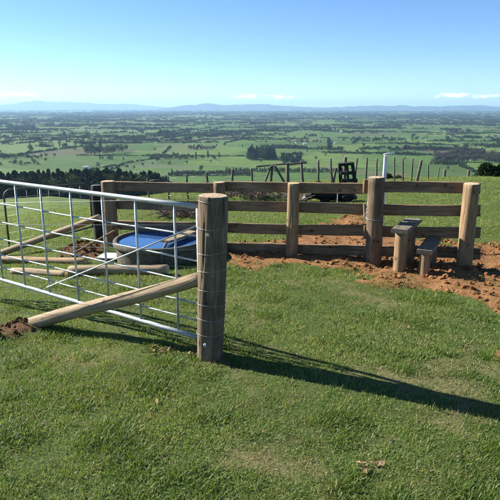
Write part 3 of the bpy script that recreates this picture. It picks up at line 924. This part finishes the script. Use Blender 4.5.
for k in range(4):
    for i in range(len(tops) - 1):
        (q, g), (q2, g2) = tops[i], tops[i + 1]; f_ = .18 + .24 * k
        if q.z - g < .3 or q2.z - g2 < .3: continue
        tube('fence_wire', [(q.x, q.y - .03, g + (q.z - g) * f_), (q2.x, q2.y - .03, g2 + (q2.z - g2) * f_)], .003, M['wire'], cf, segs=4)
(qa, ga_), (qb, gb_), (qc, gc_) = tops[6], tops[7], tops[8]
pole('top_rail', qa + Vector((-.4, 0, -.04)), qb + Vector((0, 0, -.02)), .023, .021, M['far_post'], cf, segs=10, rings=3, seed=221)
pole('top_rail', qb + Vector((0, 0, -.05)), qc + Vector((.1, 0, -.04)), .023, .021, M['far_post'], cf, segs=10, rings=3, seed=222)
pole('brace', Vector((qb.x, qb.y, gb_ + .1)), qa + Vector((.1, 0, -.02)), .032, .03, M['far_post'], cf, segs=10, rings=3, seed=223)
pole('brace', qa + Vector((0, 0, -.02)), Vector((qa.x - .28, qa.y, ga_ - .05)), .03, .03, M['far_post'], cf, segs=10, rings=3, seed=224)
for px, py, y, lab in ((445, 169.3, 27, 'left'), (469, 169.8, 29, 'right')):
    q = at_y(px, py, y); g = gz(q.x, q.y)
    o = pole('fence_post', (q.x, q.y, g - .5), q, .07, .065, M['far_post'], None, loc=(q.x, q.y, g), segs=12, rings=4, seed=230 + px)
    tag(o, f'short grey post just showing over the green rise, {lab} of the two', 'post', 'posts showing over the rise')

# ------------------------------------------------------------------ dark timber step frame by the far fence
fq = hit(348, 187); fY = 15.4
f0 = at_y(348, 184, fY); fg = gz(f0.x, f0.y)
sf = thing('ladder_stile', (f0.x, f0.y, fg), 'dark timber ladder stile standing against the far crest fence', 'stile')


def fpt(px, py, dy=0.0): return at_y(px, py, fY + dy)


gl, gr_ = fpt(342.2, 186), fpt(356.8, 186); gl.z = gr_.z = fg - .05
for A_, B_, sd_ in ((gl, fpt(339.5, 163), 1), (gr_, fpt(352.5, 162.5), 2)): board('side_rail', A_, B_, .06, .09, M['dark'], sf, up=(1, 0, 0), seed=240 + sd_, n=3)
for k, (pa, pb_) in enumerate((((338, 164.5), (353.5, 163.5)), ((340, 173), (355, 172.5)), ((341, 180.5), (357, 180)))):
    board('step', fpt(*pa, -.05), fpt(*pb_, -.05), .22, .075, M['dark'], sf, seed=244 + k, n=3)
fp = fpt(345.5, 157, .12); pole('post', (fp.x, fp.y, fg - .1), fp, .045, .043, M['far_post'], sf, seed=249, segs=12, rings=4)
m0, m1 = fpt(347, 164), fpt(348.5, 181); board('middle_rail', m1, m0, .05, .06, M['dark'], sf, up=(1, 0, 0), seed=248, n=3)
for (px0, py0, px1, py1, sd_) in ((331, 171, 334, 187, 1), (336, 168, 333, 187, 2)): board('prop', fpt(px1, py1, .1), fpt(px0, py0, .1), .05, .05, M['far_post'], sf, up=(0, 1, 0), seed=250 + sd_, n=2)

# ------------------------------------------------------------------ calf lying on the grass behind the fence
cy_ = 14.2; cc = hit(332, 201.5); cgz = gz(*cc)
cl = thing('calf', (cc[0], cc[1], cgz), 'mostly black calf with a white muzzle lying on the grass behind the fence', 'calf')
SK = {'pelvis': ((.42, .05, .20), .20, None), 'loin': ((.2, .02, .23), .215, 'pelvis'), 'rib': ((-.05, 0, .24), .225, 'loin'), 'chest': ((-.28, -.02, .22), .20, 'rib'),
      'neck': ((-.45, -.06, .22), .115, 'chest'), 'poll': ((-.60, -.10, .19), .10, 'neck'), 'muz': ((-.74, -.13, .105), .062, 'poll'), 'nose': ((-.80, -.14, .08), .045, 'muz'),
      'hip': ((.40, -.16, .15), .12, 'pelvis'), 'stifle': ((.18, -.27, .13), .085, 'hip'), 'hock': ((.42, -.30, .05), .045, 'stifle'), 'hfoot': ((.20, -.34, .035), .036, 'hock'),
      'sho': ((-.24, -.14, .14), .10, 'chest'), 'elb': ((-.12, -.22, .09), .065, 'sho'), 'knee': ((-.36, -.25, .06), .045, 'elb'), 'ffoot': ((-.16, -.29, .035), .036, 'knee'),
      'tail': ((.62, .10, .12), .04, 'pelvis'), 'tail2': ((.60, .22, .03), .022, 'tail'),
      'earL': ((-.56, -.21, .23), .03, 'poll'), 'earR': ((-.55, .02, .25), .03, 'poll')}
keys = list(SK); me = bpy.data.meshes.new('body')
me.from_pydata([(x * .88 + .02, y * .88, z * .9 - .02) for (x, y, z), _, _ in SK.values()], [(keys.index(k), keys.index(v[2])) for k, v in SK.items() if v[2]], [])
bo = bpy.data.objects.new('body', me); COL.objects.link(bo); bo.parent = cl
sk = bo.modifiers.new('skin', 'SKIN'); sk.use_smooth_shade = True
for i, k in enumerate(keys):
    v = me.skin_vertices[0].data[i]; v.radius = (SK[k][1] * .88,) * 2; v.use_root = (k == 'pelvis')
ss = bo.modifiers.new('smooth', 'SUBSURF'); ss.levels = 2; ss.render_levels = 2
me.materials.append(M['hide'])
gsq = hit(337.3, 204); gst = Vector((gsq[0], gsq[1], gz(*gsq)))
es = pole('fence_standard', gst + Vector((0, 0, -.1)), gst + Vector((0, 0, .42)), .012, .011, M['galv'], None, loc=tuple(gst), segs=8, rings=3)
tag(es, 'thin grey steel standard stuck in the grass in front of the calf', 'stake')

# ------------------------------------------------------------------ foliage meshes
def crown_data(n, lobes, leaf, seed, squash=1.0):
    """leaf-sized faces spread through several lobes; unit: height 1 above the base"""
    r = np.random.default_rng(seed); V, Fc = [], []
    per = n // len(lobes)
    for (cx, cy, cz, rx, rz) in lobes:
        for _ in range(per):
            v = r.normal(size=3); v /= np.linalg.norm(v); q = r.uniform(.55, 1.0) ** .6 * r.uniform(.85, 1.08)
            c = np.array([cx + v[0] * rx * q, cy + v[1] * rx * q, cz + v[2] * rz * q * squash])
            a = r.normal(size=3); a /= np.linalg.norm(a); b = np.cross(a, r.normal(size=3)); b /= np.linalg.norm(b)
            s = leaf * r.uniform(.6, 1.4); k = len(V)
            V += [c - a * s * .9, c - b * s * .55, c + a * s, c + b * s * .55]; Fc.append((k, k + 1, k + 2, k + 3))
    return [tuple(v) for v in V], Fc


def rand_lobes(seed, kind):
    r = random.Random(seed); L = []
    if kind == 'pine':
        for k in range(6):
            t = k / 5; L.append((r.uniform(-.04, .04), r.uniform(-.04, .04), .16 + .76 * t, .24 * (1 - t) + .05, .12))
    elif kind == 'poplar':
        for k in range(6):
            t = k / 5; L.append((r.uniform(-.04, .04), r.uniform(-.04, .04), .15 + .72 * t, .13 * (1 - abs(t - .4)) + .03, .14))
    else:
        for k in range(9):
            th = r.uniform(0, 6.28); d = r.uniform(.05, .34); L.append((math.cos(th) * d, math.sin(th) * d, r.uniform(.32, .78) - d * .25, r.uniform(.16, .25), r.uniform(.13, .21)))
        L.append((0, 0, .62, .30, .28))
    return L


def trunk_data(r=.03, h=.45):
    V, Fc = tube_data([(0, 0, -.03), (.01, 0, h * .5), (0, .012, h)], r, 6)
    return V, Fc


def tree_proto(kind, seed, n=330, leaf=.055):
    V, Fc = crown_data(n, rand_lobes(seed, kind), leaf, seed)
    return V, Fc


KINDS = [('round', 'tree'), ('round', 'tree'), ('round', 'tree'), ('pine', 'pine'), ('pine', 'pine'), ('round', 'bare'), ('poplar', 'bare'), ('poplar', 'tree')]
PROTO = [tree_proto(k, 300 + i, 560, .042) for i, (k, m) in enumerate(KINDS)]
# one far tree mesh with its trunk, for the woods that read as one mass
WOODP = []
for i, (k, m) in enumerate(KINDS):
    V, Fc = PROTO[i]; tv, tf = trunk_data(); o_ = len(V)
    WOODP.append((list(V) + [tuple(v) for v in tv], list(Fc) + [tuple(j + o_ for j in f) for f in tf], M[m], None))


def far_wood(name, label, cat, P, turn=None):
    """P: rows of x, y, height, kind"""
    P = np.array(P, float); z = ground0(P[:, 0], P[:, 1]); n = len(P)
    rot = np.zeros((n, 3)); rot[:, 2] = rng.uniform(0, 6.28, n) if turn is None else turn
    o = instancer(name, np.stack([P[:, 0], P[:, 1], z - .4], 1), rot, P[:, 2], P[:, 3].astype(int), WOODP)
    return tag(o, label, cat, kind='stuff')


def strip(px0, px1, pyb, n, hpx, kinds, jx=1.0, deep=.04):
    """trees standing along a strip whose foot shows at row pyb"""
    out = []
    for i in range(n):
        px = px0 + (px1 - px0) * (i + rnd.random()) / n; x, y = hit(px, pyb)
        d = math.hypot(x, y); k = 1 + rnd.uniform(0, deep); h = hpx / F * d * rnd.uniform(.7, 1.08)
        out.append((x * k, y * k, h, rnd.choice(kinds)))
    return out


# the dark conifer wood on the valley slope, left
W = []
for row in range(9):
    for i in range(85):
        px = -120 + 305 * (i + rnd.random()) / 85; az_ = math.atan((px - 250) / F / 1.03)
        d = 470 + row * 20 + rnd.uniform(-9, 9)
        if px > 168 and rnd.random() < .6: continue
        q_ = (math.sin(az_) * d, math.cos(az_) * d); zt_ = CAMH - (167.5 + rnd.uniform(-1, 6) + max(0, px - 110) * .11 - 107) / F * d * .95
        h = min(33, max(9, zt_ - float(ground0(np.array([q_[0]]), np.array([q_[1]]))[0])))
        W.append((math.sin(az_) * d, math.cos(az_) * d, h, rnd.choice([3, 4, 0, 0, 1])))
far_wood('conifer_wood', 'dark conifer wood filling the foot of the slope on the left', 'wood', W)
# woods and belts on the plain
far_wood('conifer_wood', 'dark conifer plantation in the middle of the plain above the fence', 'wood', strip(248, 275, 160, 46, 11.5, [3, 4, 0], deep=.09))
far_wood('conifer_wood', 'small dark wood right of the plantation on the plain', 'wood', strip(281, 302, 163.5, 26, 8, [3, 4, 0], deep=.07))
far_wood('leafless_wood', 'brownish leafless wood on the right of the plain', 'wood', strip(434, 500, 163, 90, 9, [5, 5, 5, 0, 1], deep=.13) + strip(455, 484, 158, 30, 9, [5, 6, 5]))
far_wood('shelter_belt', 'dark hedge belt on the plain left of centre', 'hedge', strip(115, 146, 139.5, 44, 4, [0, 1, 3], deep=.01))
far_wood('shelter_belt', 'dark hedge belt at the far left of the plain', 'hedge', strip(9, 38, 130.5, 40, 4.2, [0, 3], deep=.02))
far_wood('shelter_belt', 'short tall belt of trees above the near post', 'hedge', strip(159, 172, 136.5, 18, 6.5, [0, 3, 3], deep=.03))
far_wood('shelter_belt', 'thin belt of trees across the valley floor behind the far fence', 'hedge', strip(168, 252, 176, 90, 5.5, [0, 1, 3, 5], deep=.03) + strip(226, 345, 172.5, 80, 5, [0, 1, 3], deep=.02))
far_wood('shelter_belt', 'short dark hedge belt right of centre on the plain', 'hedge', strip(434, 456, 150, 26, 3.6, [0, 3], deep=.01))
far_wood('shelter_belt', 'dark hedge belt at the right edge of the plain', 'hedge', strip(484, 510, 148, 28, 4, [0, 3], deep=.02))
far_wood('shelter_belt', 'belt of trees on the plain at the centre left', 'hedge', strip(150, 190, 160, 34, 5, [0, 5, 1, 5], deep=.06) + strip(188, 215, 150, 20, 5, [5, 6, 0]))

# hedgerows and trees scattered over the rest of the plain, beyond counting
bl = random.Random(88); BL = [(x, bl.uniform(-.12, .12), bl.uniform(.30, .55), bl.uniform(.20, .32), bl.uniform(.24, .38)) for x in np.linspace(-1.5, 1.5, 11)]
bV, bF = crown_data(520, BL, .10, 88); WOODP.append((bV, bF, M['tree'], None))
BL = [(x, bl.uniform(-.2, .2), bl.uniform(.30, .60), bl.uniform(.18, .30), bl.uniform(.24, .38)) for x in np.linspace(-1.3, 1.3, 9)]
bV, bF = crown_data(460, BL, .10, 89); WOODP.append((bV, bF, M['pine'], None))
Wp = []; ROT = []
SA = .32


def ptree(x, y, h, k, th=None):
    Wp.append((x, y, h, k)); ROT.append(rnd.uniform(0, 6.28) if th is None else th)


def polar(d): a_ = math.radians(rnd.uniform(-36, 36)); return math.sin(a_) * d, math.cos(a_) * d


for k in range(480):                        # hedgerows
    d = 1100 * (16 ** rnd.random() ** .8); x, y = polar(d)
    if d < 2100 and rnd.random() < .8: continue
    th = -SA * .6 + (0 if rnd.random() < .56 else math.pi / 2) + rnd.gauss(0, .12); L = rnd.uniform(120, 520) * (1 + d / 7000)
    h0 = rnd.uniform(4.5, 11) * (1 + d / 16000); kd = rnd.choice([8, 8, 9]); sp2 = h0 * 2.0
    for i in range(max(2, int(L / sp2))):
        t = (i + rnd.uniform(-.2, .2)) * sp2 - L / 2
        if rnd.random() < .10: continue
        ptree(x + math.cos(th) * t + rnd.gauss(0, 2), y + math.sin(th) * t + rnd.gauss(0, 2), h0 * rnd.uniform(.6, 1.25), kd, th + rnd.gauss(0, .15))
        if rnd.random() < .25: ptree(x + math.cos(th) * t, y + math.sin(th) * t, h0 * rnd.uniform(1.1, 1.8), rnd.choice([0, 1, 2, 5]))
for k in range(420):                        # copses
    d = 1350 * (12 ** rnd.random() ** .8); x, y = polar(d)
    if d < 2100 and rnd.random() < .7: continue
    R_ = rnd.uniform(10, 50) * (1 + d / 6000); kd = rnd.choice([[0, 1, 2, 8], [5, 6, 0], [9, 0, 3], [0, 5, 1, 8], [8, 9]])
    for i in range(int(rnd.uniform(4, 20))):
        ptree(x + rnd.gauss(0, R_ * 1.5), y + rnd.gauss(0, R_ * .5), rnd.uniform(6, 15) * (1 + d / 14000), rnd.choice(kd))
for k in range(330): ptree(*polar(1250 * (9 ** rnd.random())), rnd.uniform(4, 12), rnd.choice([0, 1, 2, 5, 6, 0]))
for k in range(12000):                       # the far third closes up into trees
    d = 3300 * (6.4 ** rnd.random()); x, y = polar(d)
    v_ = float(vnoise(np.array(x / 700), np.array(y / 520), 5))
    if v_ < .70 - .40 * min(1, (d - 3300) / 7000): continue
    ptree(x, y, rnd.uniform(8, 17) * (1 + d / 16000), rnd.choice([8, 8, 9, 0, 1, 5]), -SA * .6 + rnd.gauss(0, .4))
far_wood('countryside_trees', 'hedgerows and trees dotted all over the distant plain', 'trees', Wp, ROT)

# ------------------------------------------------------------------ single trees that can be told apart
CM_, TM_ = [], []
for i, (k, m) in enumerate(KINDS):
    V, Fc = tree_proto(k, 340 + i, 620, .042)
    me = bpy.data.meshes.new('crown'); me.from_pydata(V, [], Fc); me.materials.append(M[m]); CM_.append(me)
tv, tf = trunk_data(.028, .6); tme = bpy.data.meshes.new('trunk'); tme.from_pydata([tuple(v) for v in tv], [], [tuple(f) for f in tf]); tme.materials.append(M['bark'])


def single(px, pyb, hpx, k, name, label, group):
    x, y = hit(px, pyb); d = math.hypot(x, y); h = hpx / F * d
    o = thing(name, (x, y, float(ground0(np.array([x]), np.array([y]))[0])), label, 'tree', group)
    o.scale = (h, h, h); o.rotation_euler.z = rnd.uniform(0, 6.28)
    for nm, me_ in (('crown', CM_[k]), ('trunk', tme)):
        c = bpy.data.objects.new(nm, me_); COL.objects.link(c); c.parent = o


ORD = ['leftmost', 'second', 'third', 'fourth', 'fifth', 'sixth', 'seventh', 'eighth', 'ninth', 'rightmost']
for i, (px, b_, h, k) in enumerate(((87, 154.5, 11, 0), (91, 155, 13, 1), (95, 155, 12, 2), (99.5, 155, 11, 0), (104, 154.5, 8, 1), (108.5, 154, 10, 2), (113, 154, 11, 0), (118, 153, 10, 1), (122.5, 152, 9, 2), (126, 150.5, 7, 0))):
    single(px, b_, h, k, 'broadleaf_tree', f'{ORD[i]} round tree' + ('' if i in (0, 9) else ' from the left') + ' in the large clump on the plain above the gate', 'trees of the large clump')
single(101, 151, 10, 3, 'conifer_tree', 'pointed dark conifer rising behind the large round clump on the plain', 'trees of the large clump')
for px, b_, h, k, lab in ((32, 152.5, 8, 0, 'lone round tree on the green fields at the left'), (75, 150.5, 4.5, 1, 'small round tree left of the large clump'), (98.5, 167, 5.5, 2, 'round tree on the green field below the large clump'),
                          (127, 169, 5, 5, 'brown tree on the green field right of the round one'), (157, 162, 6.5, 0, 'round tree beside the brown trees left of centre'),
                          (200.5, 171, 7, 0, 'dark round tree at the edge of the valley belt'), (416.5, 147, 6.5, 2, 'lone dark tree on the plain right of the white post'), (364, 147, 5, 0, 'small dark tree on the plain above the tall stile post'),
                          (48, 134, 4, 1, 'small dark tree on the plain at far left'), (60, 146, 4, 2, 'small tree on the fields between lone tree and clump'), (172, 139, 4, 0, 'small tree beside the short tall belt'),
                          (225, 146, 4, 1, 'small tree on the plain left of centre'), (330, 152, 4.5, 5, 'small brown tree on the plain at centre'), (383, 138, 4, 0, 'small tree far out on the plain at right')):
    single(px, b_, h, k, 'broadleaf_tree', lab, 'single trees on the plain')
for i, (px, b_, h) in enumerate(((192, 160, 6), (196, 159, 7), (203, 160, 6), (208, 158, 7.5), (214, 160, 6), (219, 158, 6))):
    single(px, b_, h, 6 if i % 2 else 5, 'leafless_tree', f'{ORD[i] if i < 5 else "rightmost"} brown leafless tree' + (' from the left' if 0 < i < 5 else '') + ' in the loose row above the near post', 'brown leafless trees')

# ------------------------------------------------------------------ farm buildings far out on the plain
def farmhouse(px, py, wpx, label, k):
    x, y = hit(px, py); d = math.hypot(x, y); wd = wpx / F * d; dp_ = wd * .55; hh = min(4.0, wd * .32); z = float(ground0(np.array([x]), np.array([y]))[0])
    o = thing('farm_building', (x, y, z), label, 'building', 'farm buildings on the plain'); an = rnd.uniform(-.4, .4); ca, sa = math.cos(an), math.sin(an)

    def T(p): return (x + p[0] * ca - p[1] * sa, y + p[0] * sa + p[1] * ca, z + p[2])
    a_, b_ = wd / 2, dp_ / 2
    mk('wall', [T(p) for p in ((-a_, -b_, -.5), (a_, -b_, -.5), (a_, b_, -.5), (-a_, b_, -.5), (-a_, -b_, hh), (a_, -b_, hh), (a_, b_, hh), (-a_, b_, hh), (-a_, 0, hh * 1.6), (a_, 0, hh * 1.6))],
       [(0, 1, 5, 4), (1, 2, 6, 9, 5), (2, 3, 7, 6), (3, 0, 4, 8, 7)], M['house_wall'], o, smooth=False)
    e_ = .5
    mk('roof', [T(p) for p in ((-a_ - e_, -b_ - e_, hh - .3), (a_ + e_, -b_ - e_, hh - .3), (a_ + e_, 0, hh * 1.6 + .15), (-a_ - e_, 0, hh * 1.6 + .15), (a_ + e_, b_ + e_, hh - .3), (-a_ - e_, b_ + e_, hh - .3))],
       [(0, 1, 2, 3), (3, 2, 4, 5)], M['house_wall'] if k % 2 else M['house_roof'], o, smooth=False)
    for s in (-.25, .25):
        mk('window', [T(p) for p in ((s * wd - .7, -b_ - .03, 1), (s * wd + .7, -b_ - .03, 1), (s * wd + .7, -b_ - .03, 2.3), (s * wd - .7, -b_ - .03, 2.3))], [(0, 1, 2, 3)], M['black_poly'], o, smooth=False)


for k, (px, py, wpx, lab) in enumerate(((126, 123.5, 5, 'long pale shed far out on the plain at left'), (341, 132, 3, 'pale house far out on the plain right of centre'), (473, 160.5, 4.5, 'white farmhouse beside the leafless wood'),
                                        (305, 144.5, 3.4, 'pale house on the plain at centre, nearer of the pair'), (297, 143, 2.6, 'small pale house on the plain at centre, farther of the pair'), (86, 168.5, 5, 'pale shed at the edge of the dark conifer wood'), (232, 133, 2.6, 'tiny pale house on the plain left of centre'), (335, 143.5, 2.4, 'tiny pale house left of the white post on the plain'))):
    farmhouse(px, py, wpx, lab, k)

# ------------------------------------------------------------------ bushes behind the rise
def bush(px, top, y, wid, hgt, n, leaf, seed, label, m='pine'):
    t = at_y(px, top, y); r = random.Random(seed); base = t.z - hgt
    o = thing('bush', (t.x, t.y, base), label, 'bush'); L = []
    for k in range(14):
        th = r.uniform(0, 6.28); d = r.uniform(0, .36) * wid; L.append((math.cos(th) * d, math.sin(th) * d, hgt * r.uniform(.3, .78) * (1 - d / wid * .5), wid * r.uniform(.12, .22), hgt * r.uniform(.12, .22)))
    V, Fc = crown_data(n, L, leaf, seed)
    mk('foliage', [(v[0] + t.x, v[1] + t.y, v[2] + base) for v in V], Fc, M[m], o, smooth=False)
    g = gz(t.x, t.y)
    for k in range(4):
        th = k * 1.6; tube('stem', [(t.x, t.y, min(g, base) - .2), (t.x + math.cos(th) * wid * .08, t.y + math.sin(th) * wid * .08, base + hgt * .3), (t.x + math.cos(th) * wid * .2, t.y + math.sin(th) * wid * .2, base + hgt * .6)], .05, M['bark'], o, segs=6)


bush(494, 157.5, 44, 3.1, 2.6, 6000, .075, 401, 'dark rounded bush behind the green rise at the right edge')
bush(401, 171.5, 24, .85, .95, 1300, .045, 402, 'small dark bush behind the far fence right of the white post')
bush(388.5, 170.5, 24, .6, .9, 900, .045, 403, 'small dark bush behind the far fence at the white post')
bush(319, 180, 16.5, .6, .35, 900, .03, 404, 'low scrubby bush at the far fence left of the ladder stile', 'tree')

# ------------------------------------------------------------------ brushwood heap, clods, dead leaves, grass
def twig_proto(seed, n=14):
    r = random.Random(seed); V, Fc = [], []
    for _ in range(n):
        a = r.uniform(0, 6.28); L = r.uniform(.10, .32); e_ = r.uniform(-.2, .6); p = Vector((r.uniform(-.1, .1), r.uniform(-.1, .1), r.uniform(0, .06)))
        d = Vector((math.cos(a) * math.cos(e_), math.sin(a) * math.cos(e_), math.sin(e_))); v, f = tube_data([p, p + d * L * .5 + Vector((0, 0, .02)), p + d * L], r.uniform(.002, .006), 4)
        o_ = len(V); V += [tuple(q) for q in v]; Fc += [tuple(j + o_ for j in q) for q in f]
    return V, Fc, M['brushwood'], None


def scatter_px(n, x0, x1, y0, y1):
    """random ground spots inside a patch, laid out on the ground between two sight lines"""
    c = np.array([hit(x0, y1), hit(x1, y1), hit(x1, y0), hit(x0, y0)]); out = []
    for _ in range(n):
        u, v = rnd.random(), rnd.random(); p = (c[0] * (1 - u) + c[1] * u) * (1 - v) + (c[3] * (1 - u) + c[2] * u) * v; out.append(p)
    return np.array(out)


bp_ = np.concatenate([scatter_px(40, 228, 262, 199, 205), scatter_px(14, 268, 300, 200, 204), scatter_px(30, 165, 198, 213, 219)])
o = instancer('brushwood', np.stack([bp_[:, 0], bp_[:, 1], ground(bp_[:, 0], bp_[:, 1]) + .02], 1), np.stack([np.zeros(len(bp_)), np.zeros(len(bp_)), rng.uniform(0, 6.28, len(bp_))], 1), rng.uniform(.7, 1.5, len(bp_)), rng.integers(0, 3, len(bp_)), [twig_proto(s) for s in (1, 2, 3)])
tag(o, 'heap of dead brushwood on the ground behind the rails', 'brushwood')


def clod_proto(seed):
    import bmesh
    bm = bmesh.new(); bmesh.ops.create_icosphere(bm, subdivisions=2, radius=1); r = random.Random(seed); ox = r.uniform(0, 50)
    for v in bm.verts:
        c = v.co; q = 1 + .75 * float(fbm(np.array(c.x * 1.3 + ox), np.array(c.y * 1.3 + c.z * 1.7), seed, 3)); v.co = Vector((c.x * q, c.y * q * .85, c.z * q * .62))
    V = [tuple(v.co) for v in bm.verts]; Fc = [tuple(v.index for v in f.verts) for f in bm.faces]; bm.free(); return V, Fc, M['clod'], None


cx = rng.uniform(-5, 6, 150000); cyy = rng.uniform(2.5, 10, 150000); ms = soil_mask(cx, cyy)
keep = rng.uniform(0, 1, len(cx)) < ms * np.clip(fbm(cx / .5, cyy / .5, 77, 3) + .42, .03, .9); keep &= ms > .3
cx, cyy = cx[keep], cyy[keep]
sz_ = .003 + .034 * rng.uniform(0, 1, len(cx)) ** 9
o = instancer('soil_clods', np.stack([cx, cyy, ground(cx, cyy) + sz_ * .2], 1), rng.uniform(0, 6.28, (len(cx), 3)) * np.array([.15, .15, 1]), sz_, rng.integers(0, 4, len(cx)), [clod_proto(s) for s in (5, 6, 7, 8)])
tag(o, 'loose clods of orange clay soil round the stile', 'soil')


def leaf_proto(seed):
    r = random.Random(seed); V, Fc = [], []; n = 7
    for i in range(n):
        t = i / (n - 1); wv_ = .34 * math.sin(math.pi * (t * .9 + .05)) * (1 + .3 * math.sin(9 * t + seed)); z = .35 * math.sin(2.5 * t + seed) * (t - .3)
        V += [(t * 1.6 - .8, -wv_, z + .25 * abs(wv_)), (t * 1.6 - .8, 0, z), (t * 1.6 - .8, wv_, z + .35 * abs(wv_))]
    for i in range(n - 1):
        k = i * 3; Fc += [(k, k + 3, k + 4, k + 1), (k + 1, k + 4, k + 5, k + 2)]
    return V, Fc, M['leaf_dead'], None


lp = np.concatenate([scatter_px(60, 148, 196, 349, 358), scatter_px(16, 98, 116, 305, 313), scatter_px(20, 358, 386, 465, 475), scatter_px(6, 62, 70, 330, 336), scatter_px(24, 20, 480, 300, 470)])
o = instancer('dead_leaves', np.stack([lp[:, 0], lp[:, 1], ground(lp[:, 0], lp[:, 1]) + .020], 1), np.stack([rng.normal(0, .3, len(lp)), rng.normal(0, .3, len(lp)), rng.uniform(0, 6.28, len(lp))], 1), rng.uniform(.008, .028, len(lp)), rng.integers(0, 3, len(lp)), [leaf_proto(s) for s in (1, 2, 3)])
tag(o, 'dry brown leaves scattered on the grass', 'leaves')


def tuft_proto(seed, n, L0, L1, wd, spread, lean, m):
    r = random.Random(seed); V, Fc, T = [], [], []
    for _ in range(n):
        a = r.uniform(0, 6.28); L = r.uniform(L0, L1); bx, by = r.gauss(0, spread), r.gauss(0, spread)
        le = r.uniform(.1, lean); curl = r.uniform(.2, 1.1); ww = wd * r.uniform(.7, 1.3); d = Vector((math.cos(a), math.sin(a), 0)); sd_ = Vector((-d.y, d.x, 0)); tw = r.uniform(-.8, .8)
        p = Vector((bx, by, -.008)); ang = le; k0 = len(V); ns = 3
        for i in range(ns + 1):
            t = i / ns; q = ww * (1 - t ** 1.6 * .95); sv = (sd_ * math.cos(tw * t) + Vector((0, 0, 1)) * math.sin(tw * t) * .5) * q
            if i < ns: V += [tuple(p - sv), tuple(p + sv)]; T += [t, t]
            else: V.append(tuple(p)); T.append(1)
            p = p + (d * math.sin(ang) + Vector((0, 0, math.cos(ang)))) * (L / ns); ang += curl / ns
        Fc += [(k0, k0 + 1, k0 + 3, k0 + 2), (k0 + 2, k0 + 3, k0 + 5, k0 + 4), (k0 + 4, k0 + 5, k0 + 6)]
    return V, Fc, m, T


GP = [tuft_proto(500 + i, 14, .012, .032, .0017, .015, 1.2, M['grass']) for i in range(4)] + \
     [tuft_proto(510 + i, 14, .020, .048, .0019, .016, 1.1, M['lush']) for i in range(2)] + \
     [tuft_proto(520 + i, 7, .022, .055, .0013, .016, 1.35, M['dry']) for i in range(2)] + \
     [tuft_proto(530, 7, .012, .026, .0060, .010, 1.35, M['weed'])]
N0 = 600000
rr_ = np.sqrt(rng.uniform(1.3 ** 2, 34 ** 2, N0)) if False else 1.3 * (34 / 1.3) ** rng.uniform(0, 1, N0)   # even per log-distance
aa_ = np.radians(rng.uniform(-34, 36, N0)); gx, gy = np.sin(aa_) * rr_, np.cos(aa_) * rr_
# areal density wanted, against the density the sampling gives
want = np.interp(rr_, [0, 3, 5, 8, 12, 20, 34], [4600, 4600, 3000, 1250, 450, 150, 55])
have = N0 / (math.radians(70) * math.log(34 / 1.3) * rr_ ** 2)
pat = .65 * fbm(gx / .55, gy / .55, 61, 4) + .6 * fbm(gx / .13, gy / .13, 63, 2); pat2 = fbm(gx / 2.1, gy / 2.1, 67, 3)
wm = worn_mask(gx, gy); prob = want / have * np.clip(.86 + 1.25 * pat, .12, 1.4) * (1 - .42 * wm)
sm = soil_mask(gx, gy); prob = prob * np.clip(1 - sm * 1.05, 0, 1) + (sm > .4) * np.where(pat > .35, .10, .012)
keep = rng.uniform(0, 1, N0) < prob
tcd = np.hypot(gx - tcx, gy - tcy) > TR * .97; keep &= tcd & (np.hypot(gx - PB[0], gy - PB[1]) > .10)
gx, gy, rk, pt, p2 = gx[keep], gy[keep], rr_[keep], pat[keep], pat2[keep]
CX = [(rnd.uniform(-3.5, 4), rnd.uniform(1.6, 6.5), rnd.uniform(.07, .24)) for _ in range(230)]
lush = np.zeros(len(gx))
for a_, b_, c_ in CX:
    dd = np.hypot(gx - a_, (gy - b_)) + .05 * pat[keep]; lush = np.maximum(lush, 1 - sstep(c_ * .4, c_, dd))
wk = wm[keep]; n_ = len(gx); u = rng.uniform(0, 1, n_)
idx = rng.integers(0, 4, n_)
idx = np.where(u < .05 + .15 * np.clip(pt, 0, 1) + .75 * lush, 4 + rng.integers(0, 2, n_), idx)
dryp = (.12 + .25 * np.clip(-pt - .05, 0, 1) + .38 * wk) * (1 - .8 * lush)
idx = np.where(rng.uniform(0, 1, n_) < dryp, 6 + rng.integers(0, 2, n_), idx)
idx = np.where(rng.uniform(0, 1, n_) < .05 + .10 * (p2 > .25), 8, idx)
scl = rng.uniform(.7, 1.2, n_) * (1 + .3 * np.clip(pt, -1, 1)) * (1 + .4 * lush - .25 * wk) * np.interp(rk, [0, 5, 10, 20, 34], [1, 1, 1.35, 2.0, 2.8])
rot = np.stack([rng.normal(0, .12, n_), rng.normal(0, .12, n_), rng.uniform(0, 6.28, n_)], 1)
o = instancer('grass', np.stack([gx, gy, ground(gx, gy)], 1), rot, scl, idx, GP)
tag(o, 'short grazed pasture grass covering the hilltop', 'grass')
print('grass tufts', n_, 'clods', len(cx), 'far trees', len(Wp))
